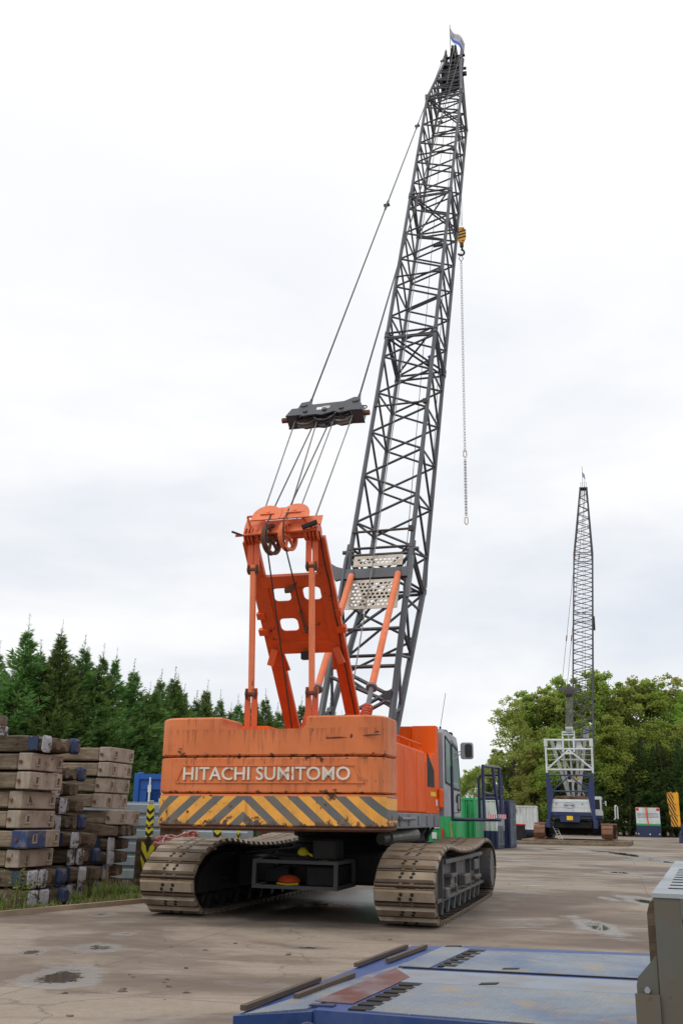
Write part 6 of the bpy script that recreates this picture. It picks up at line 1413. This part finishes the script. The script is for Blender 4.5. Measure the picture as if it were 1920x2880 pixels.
# ------------------------------------------------------------------ blue trailer deck in the foreground
DZ = .70
D = lambda px, py, dz=0: at(px, py, z=DZ) + V((0, 0, dz))
def deck_mat():
    m, nt, out = new_mat('worn_tread_plate'); b = N(nt, 'ShaderNodeBsdfPrincipled'); nt.links.new(b.outputs[0], out.inputs[0])
    P = N(nt, 'ShaderNodeTexCoord').outputs['Object']
    def rot(a, s):
        q = N(nt, 'ShaderNodeMapping'); q.inputs['Rotation'].default_value = (0, 0, a); q.inputs['Scale'].default_value = s; nt.links.new(P, q.inputs[0]); return q.outputs[0]
    def lug(a, off):
        q = N(nt, 'ShaderNodeMapping'); q.inputs['Rotation'].default_value = (0, 0, a); q.inputs['Location'].default_value = off; nt.links.new(P, q.inputs[0])
        sx = N(nt, 'ShaderNodeSeparateXYZ'); nt.links.new(q.outputs[0], sx.inputs[0])
        wa = math_(nt, 'SINE', math_(nt, 'MULTIPLY', sx.outputs[0], 2 * pi / .062)); wb = math_(nt, 'SINE', math_(nt, 'MULTIPLY', sx.outputs[1], 2 * pi / .030))
        return math_(nt, 'MULTIPLY', ramp(nt, wa, [(.45, 0.), (.7, 1.)]), ramp(nt, wb, [(.6, 0.), (.9, 1.)]))
    l = math_(nt, 'MAXIMUM', lug(R(24), (0, 0, 0)), lug(R(24 + 90), (.031, .015, 0)))
    n1 = noise(nt, P, 1.7, 6, .6); n2 = noise(nt, P, 7, 6, .65)
    c = ramp(nt, n1, [(.34, (.085, .135, .25)), (.5, (.17, .215, .28)), (.68, (.25, .27, .285))])
    c = mix(nt, ramp(nt, n2, [(.5, 0.), (.72, .6)]), c, (.27, .21, .14))
    c = mix(nt, ramp(nt, noise(nt, rot(.4, (1, 1, 1)), 3.1, 4), [(.56, 0.), (.66, .7)]), c, (.30, .23, .15))
    c = mix(nt, math_(nt, 'MULTIPLY', math_(nt, 'MULTIPLY', l, ramp(nt, n1, [(.4, .1), (.6, .5)])), 1.0), c, (.50, .51, .52))
    nt.links.new(c, b.inputs['Base Color']); b.inputs['Metallic'].default_value = .25; nt.links.new(ramp(nt, n2, [(.3, .38), (.7, .62)]), b.inputs['Roughness'])
    bp = N(nt, 'ShaderNodeBump'); bp.inputs['Strength'].default_value = .9; bp.inputs['Distance'].default_value = .006; nt.links.new(l, bp.inputs['Height']); nt.links.new(bp.outputs[0], b.inputs['Normal']); return m
M['tread'] = deck_mat()
M['redstain'] = paint('red_brown_paint_wear', (.115, .034, .03), .4, .1, (.22, .23, .27), .9, 3.5, .15, bump=.3)
M['bandsteel'] = paint('smooth_pale_steel_band', (.23, .27, .33), .5, .2, (.24, .19, .14), .7, 3)
TRL = thing('flatbed_trailer', 'blue steel trailer deck with worn tread plates filling the bottom right foreground', 'trailer', tuple(D(1118, 2720) - V((0, 0, DZ))))
TO = TRL.location.copy()
def tb(b, name, m): b.v = [(x - TO.x, y - TO.y, z - TO.z) for x, y, z in b.v]; return b.build(name, m, TRL)
u_ = (D(1150, 2762) - D(995, 2835)).normalized(); vf = (D(1811, 2679) - D(1248, 2656)).normalized(); vj = (D(1783, 2753) - D(1118, 2720)).normalized(); vn = (D(1280, 2867) - D(881, 2836)).normalized()
A = D(1248, 2656); FLc = D(881, 2836); J = D(1118, 2720); OUT = D(656, 2850); OUTf = D(1158, 2655)
def slab_(poly, z0, z1):
    b = MB(); b.loft([[(p.x, p.y, z) for p in poly] for z in (z0, z1)]); return b
FRc, FRf = FLc + vn * 4.2, A + vf * 4.2
tb(slab_([FLc, FRc, FRf, A], DZ - .28, DZ - .006), 'deck_frame', M['bluedeck'])
# outer bolster strip with sloping end, wear bars
sb = slab_([OUT, FLc - u_ * .02, A - vf * .015, OUTf], DZ - .10, DZ - .012); st_ = tb(sb, 'side_strip', M['bluedeck2'] if 'bluedeck2' in M else M['bluedeck'])
b = MB(); b.loft([[(p.x, p.y, z) for p in (OUT + V((.02, .03, 0)), FLc - vn * .03, FLc - vn * .03 + u_ * .3, OUT + u_ * .3 + V((.03, 0, 0)))] for z in (DZ - .30, DZ - .101)]); b2 = b.build('strip_support', M['bluedeck'], None); bpy.data.objects.remove(b2)
tb(slab_([OUT + V((.02, .04, 0)), FLc - vn * .03, FLc - vn * .03 + u_ * 2.6, OUT + u_ * 2.6 + V((.2, .0, 0))], DZ - .32, DZ - .102), 'side_beam', M['bluedeck'])
b = MB(); q = [OUT + V((.05, .02, 0)), FLc - vn * .035 + V((0, .01, 0)), FLc - vn * .035 + u_ * 2.5, OUT + u_ * 2.5 + V((.25, 0, 0))]
b.loft([[(p.x, p.y, z) for p in q] for z in (DZ - .0118, DZ - .004)]); tb(b, 'strip_tread', M['tread2'] if 'tread2' in M else M['tread'])
for (a, c) in (((683, 2839), (897, 2757)), ((832, 2806), (993, 2745)), ((1001, 2717), (1142, 2664)), ((1089, 2704), (1196, 2664))):
    b = MB(); p, q = D(*a, .006), D(*c, .006); b.beam(p, q, .03, .024); tb(b, 'wear_bar', M['railbrown'])
# tread plates
def plate(poly, name, m, z0=-.005, z1=.0):
    return tb(slab_(poly, DZ + z0, DZ + z1), name, m)
e_ = .012
plate([J + vj * .26 + u_ * .06, J + vj * 4.1 + u_ * .02, FRf - u_ * .04, D(1352, 2672)], 'tread_plate', M['tread'])          # far bay, right of slots
plate([D(885, 2814), D(992, 2822), D(1153, 2748), D(1112, 2722)], 'wing_plate', M['redstain'])
plate([D(1122, 2716), D(1206, 2721), D(1322, 2668), D(1252, 2658)], 'wing_plate', M['tread'])
near0, near1 = D(1028, 2842), D(1180, 2764)
plate([near0, near0 + vn * 4, near1 + vj * 3.9, near1], 'tread_plate', M['tread'])
plate([D(1124, 2725), D(1124, 2725) + vj * 3.9, near1 + vj * 3.9 + u_ * .012, near1 + u_ * .012 - vj * .30], 'smooth_band', M['bandsteel'], -.005, -.001)
b = MB(); b.loft([[(p.x, p.y, z) for p in (J + u_ * .012, J + vj * 3.9 + u_ * .012, J + vj * 3.9 + u_ * .03, J + u_ * .03)] for z in (DZ - .005, DZ + .0015)]); tb(b, 'deck_joint', M['hole'])
def slots(p, q, n, w=.11, k=.62):
    d = (q - p); L_ = d.length / n; d.normalize(); s = vj * w
    for i in range(n):
        a = p + d * L_ * i; b = MB(); b.loft([[(r.x, r.y, z) for r in (a, a + s, a + s + d * L_ * k, a + d * L_ * k)] for z in (DZ - .02, DZ + .002)]); tb(b, 'stake_slot', M['hole'])
slots(D(978, 2838), D(1140, 2760), 7); slots(D(1229, 2717), D(1328, 2668), 6)
for (x0, y0, x1, y1) in ((1410, 2727, 1455, 2727), (1345, 2770, 1395, 2769), (1248, 2663, 1290, 2663)):
    p, q = D(x0, y0), D(x1, y1); b = MB(); b.loft([[(r.x, r.y, z) for r in (p, q, q + u_ * .07, p + u_ * .07)] for z in (DZ - .02, DZ + .0025)]); tb(b, 'lashing_slot', M['hole'])
p, q = D(868, 2827), D(935, 2830); b = MB(); b.loft([[(r.x, r.y, z) for r in (p, q, q + u_ * .05, p + u_ * .05)] for z in (DZ - .02, DZ + .0025)]); tb(b, 'lashing_slot', M['dblue'])
b = MB(); c = D(866, 2850) + V((0, -.06, -.06)); b.path([c + V((.038 * cos(a), -.01, -.02 + .045 * sin(a))) for a in [i * pi / 10 for i in range(21)]], .013, 8); tb(b, 'lashing_ring', M['dblue'])
b = MB(); c = D(1080, 2868) + V((0, -.03, -.05)); b.box(tuple(c - V((.06, .02, .05))), tuple(c + V((.08, .02, .01)))); tb(b, 'rope_hook', M['railbrown'])
for k_ in (.25, .75):                                    # axle and wheels carrying the deck, out of sight below it
    ctr = FLc + vf * (1.2 + 2.2 * k_) + u_ * 1.4; b = MB(); b.tube((ctr.x, ctr.y, .36), (ctr.x + .1, ctr.y + .25, .36), .36, 22); w_ = tb(b, 'wheel', M['grease_shade'])

# galvanised folded ramp standing on edge at the right
rp = at(1836, 2524, Y=3.0); aD = V((sin(R(20)), cos(R(20)), 0)); aS = V((cos(R(20)), -sin(R(20)), 0)); UP = V((0, 0, 1))
RPO = V((rp.x, rp.y, 0)); RPT = thing('metal_ramp', 'upright galvanised steel ramp frame with a rotten timber board at the right edge', 'ramp', tuple(RPO))
zt = rp.z
def rb(b, name, m): b.v = [(x - RPO.x, y - RPO.y, z - RPO.z) for x, y, z in b.v]; return b.build(name, m, RPT)
def lbox(b, a0, a1, s0, s1, z0, z1):
    b.loft([[RPO + aD * a + aS * s + UP * z for a, s in ((a0, s0), (a0, s1), (a1, s1), (a1, s0))] for z in (z0, z1)])
b = MB(); lbox(b, 0, .012, 0, .072, .55, zt - .001); lbox(b, .0121, .08, .0, .008, .55, zt - .001); rb(b, 'end_post', M['galv'])
b = MB(); lbox(b, -.002, .010, .0722, .5, zt - .055, zt - .002); lbox(b, -.002, .010, .0722, .5, .55, .75); rb(b, 'cross_rail', M['galv'])
b = MB(); lbox(b, .03, .04, .0722, .5, .75, zt - .056); rb(b, 'recessed_panel', M['galv'])
b = MB(); lbox(b, -.004, 2.6, -.004, .10, zt, zt + .012); lbox(b, .1, 2.6, .10, .112, zt - .08, zt + .012)
tr_ = rb(b, 'top_rail', M['galvlt'])
for i in range(9):
    b = MB(); lbox(b, .22 + i * .17, .25 + i * .17, .035, .085, zt + .0122, zt + .014); rb(b, 'drain_slot', M['hole'])
b = MB(); poly = [(.0, -.02), (.03, -.10), (.03, -.6), (-.02, -.62), (-.02, 0)]
pts = [(-.026, zt - .05), (-.018, zt - .022), (-.004, zt - .012), (-.004, .75), (-.026, .75)]
b.loft([[RPO + aD * a + aS * s + UP * z for s, z in pts] for a in (.085, 2.4)]); rb(b, 'timber_board', M['wooddk'])
b = MB(); cp = [(-.063, .6), (-.063, zt - .235), (-.058, zt - .215), (-.004, zt - .155), (-.004, .6)]
b.loft([[RPO + aD * a + aS * s + UP * z for s, z in cp] for a in (.006, .012)]); bk = rb(b, 'bracket', M['galv'])
b = MB(); cp = [(-.068, .55), (-.068, zt - .256), (-.001, zt - .256), (-.001, .55)]
b.loft([[RPO + aD * a + aS * s + UP * z for s, z in cp] for a in (-.012, .004)]); rb(b, 'hinge_channel', M['galv'])
b = MB(); c = RPO + aS * -.034 + UP * (zt - .246) ; b.tube(c + aD * .005, c - aD * .010 , .0085, 6); rb(b, 'bolt', M['galvlt'])
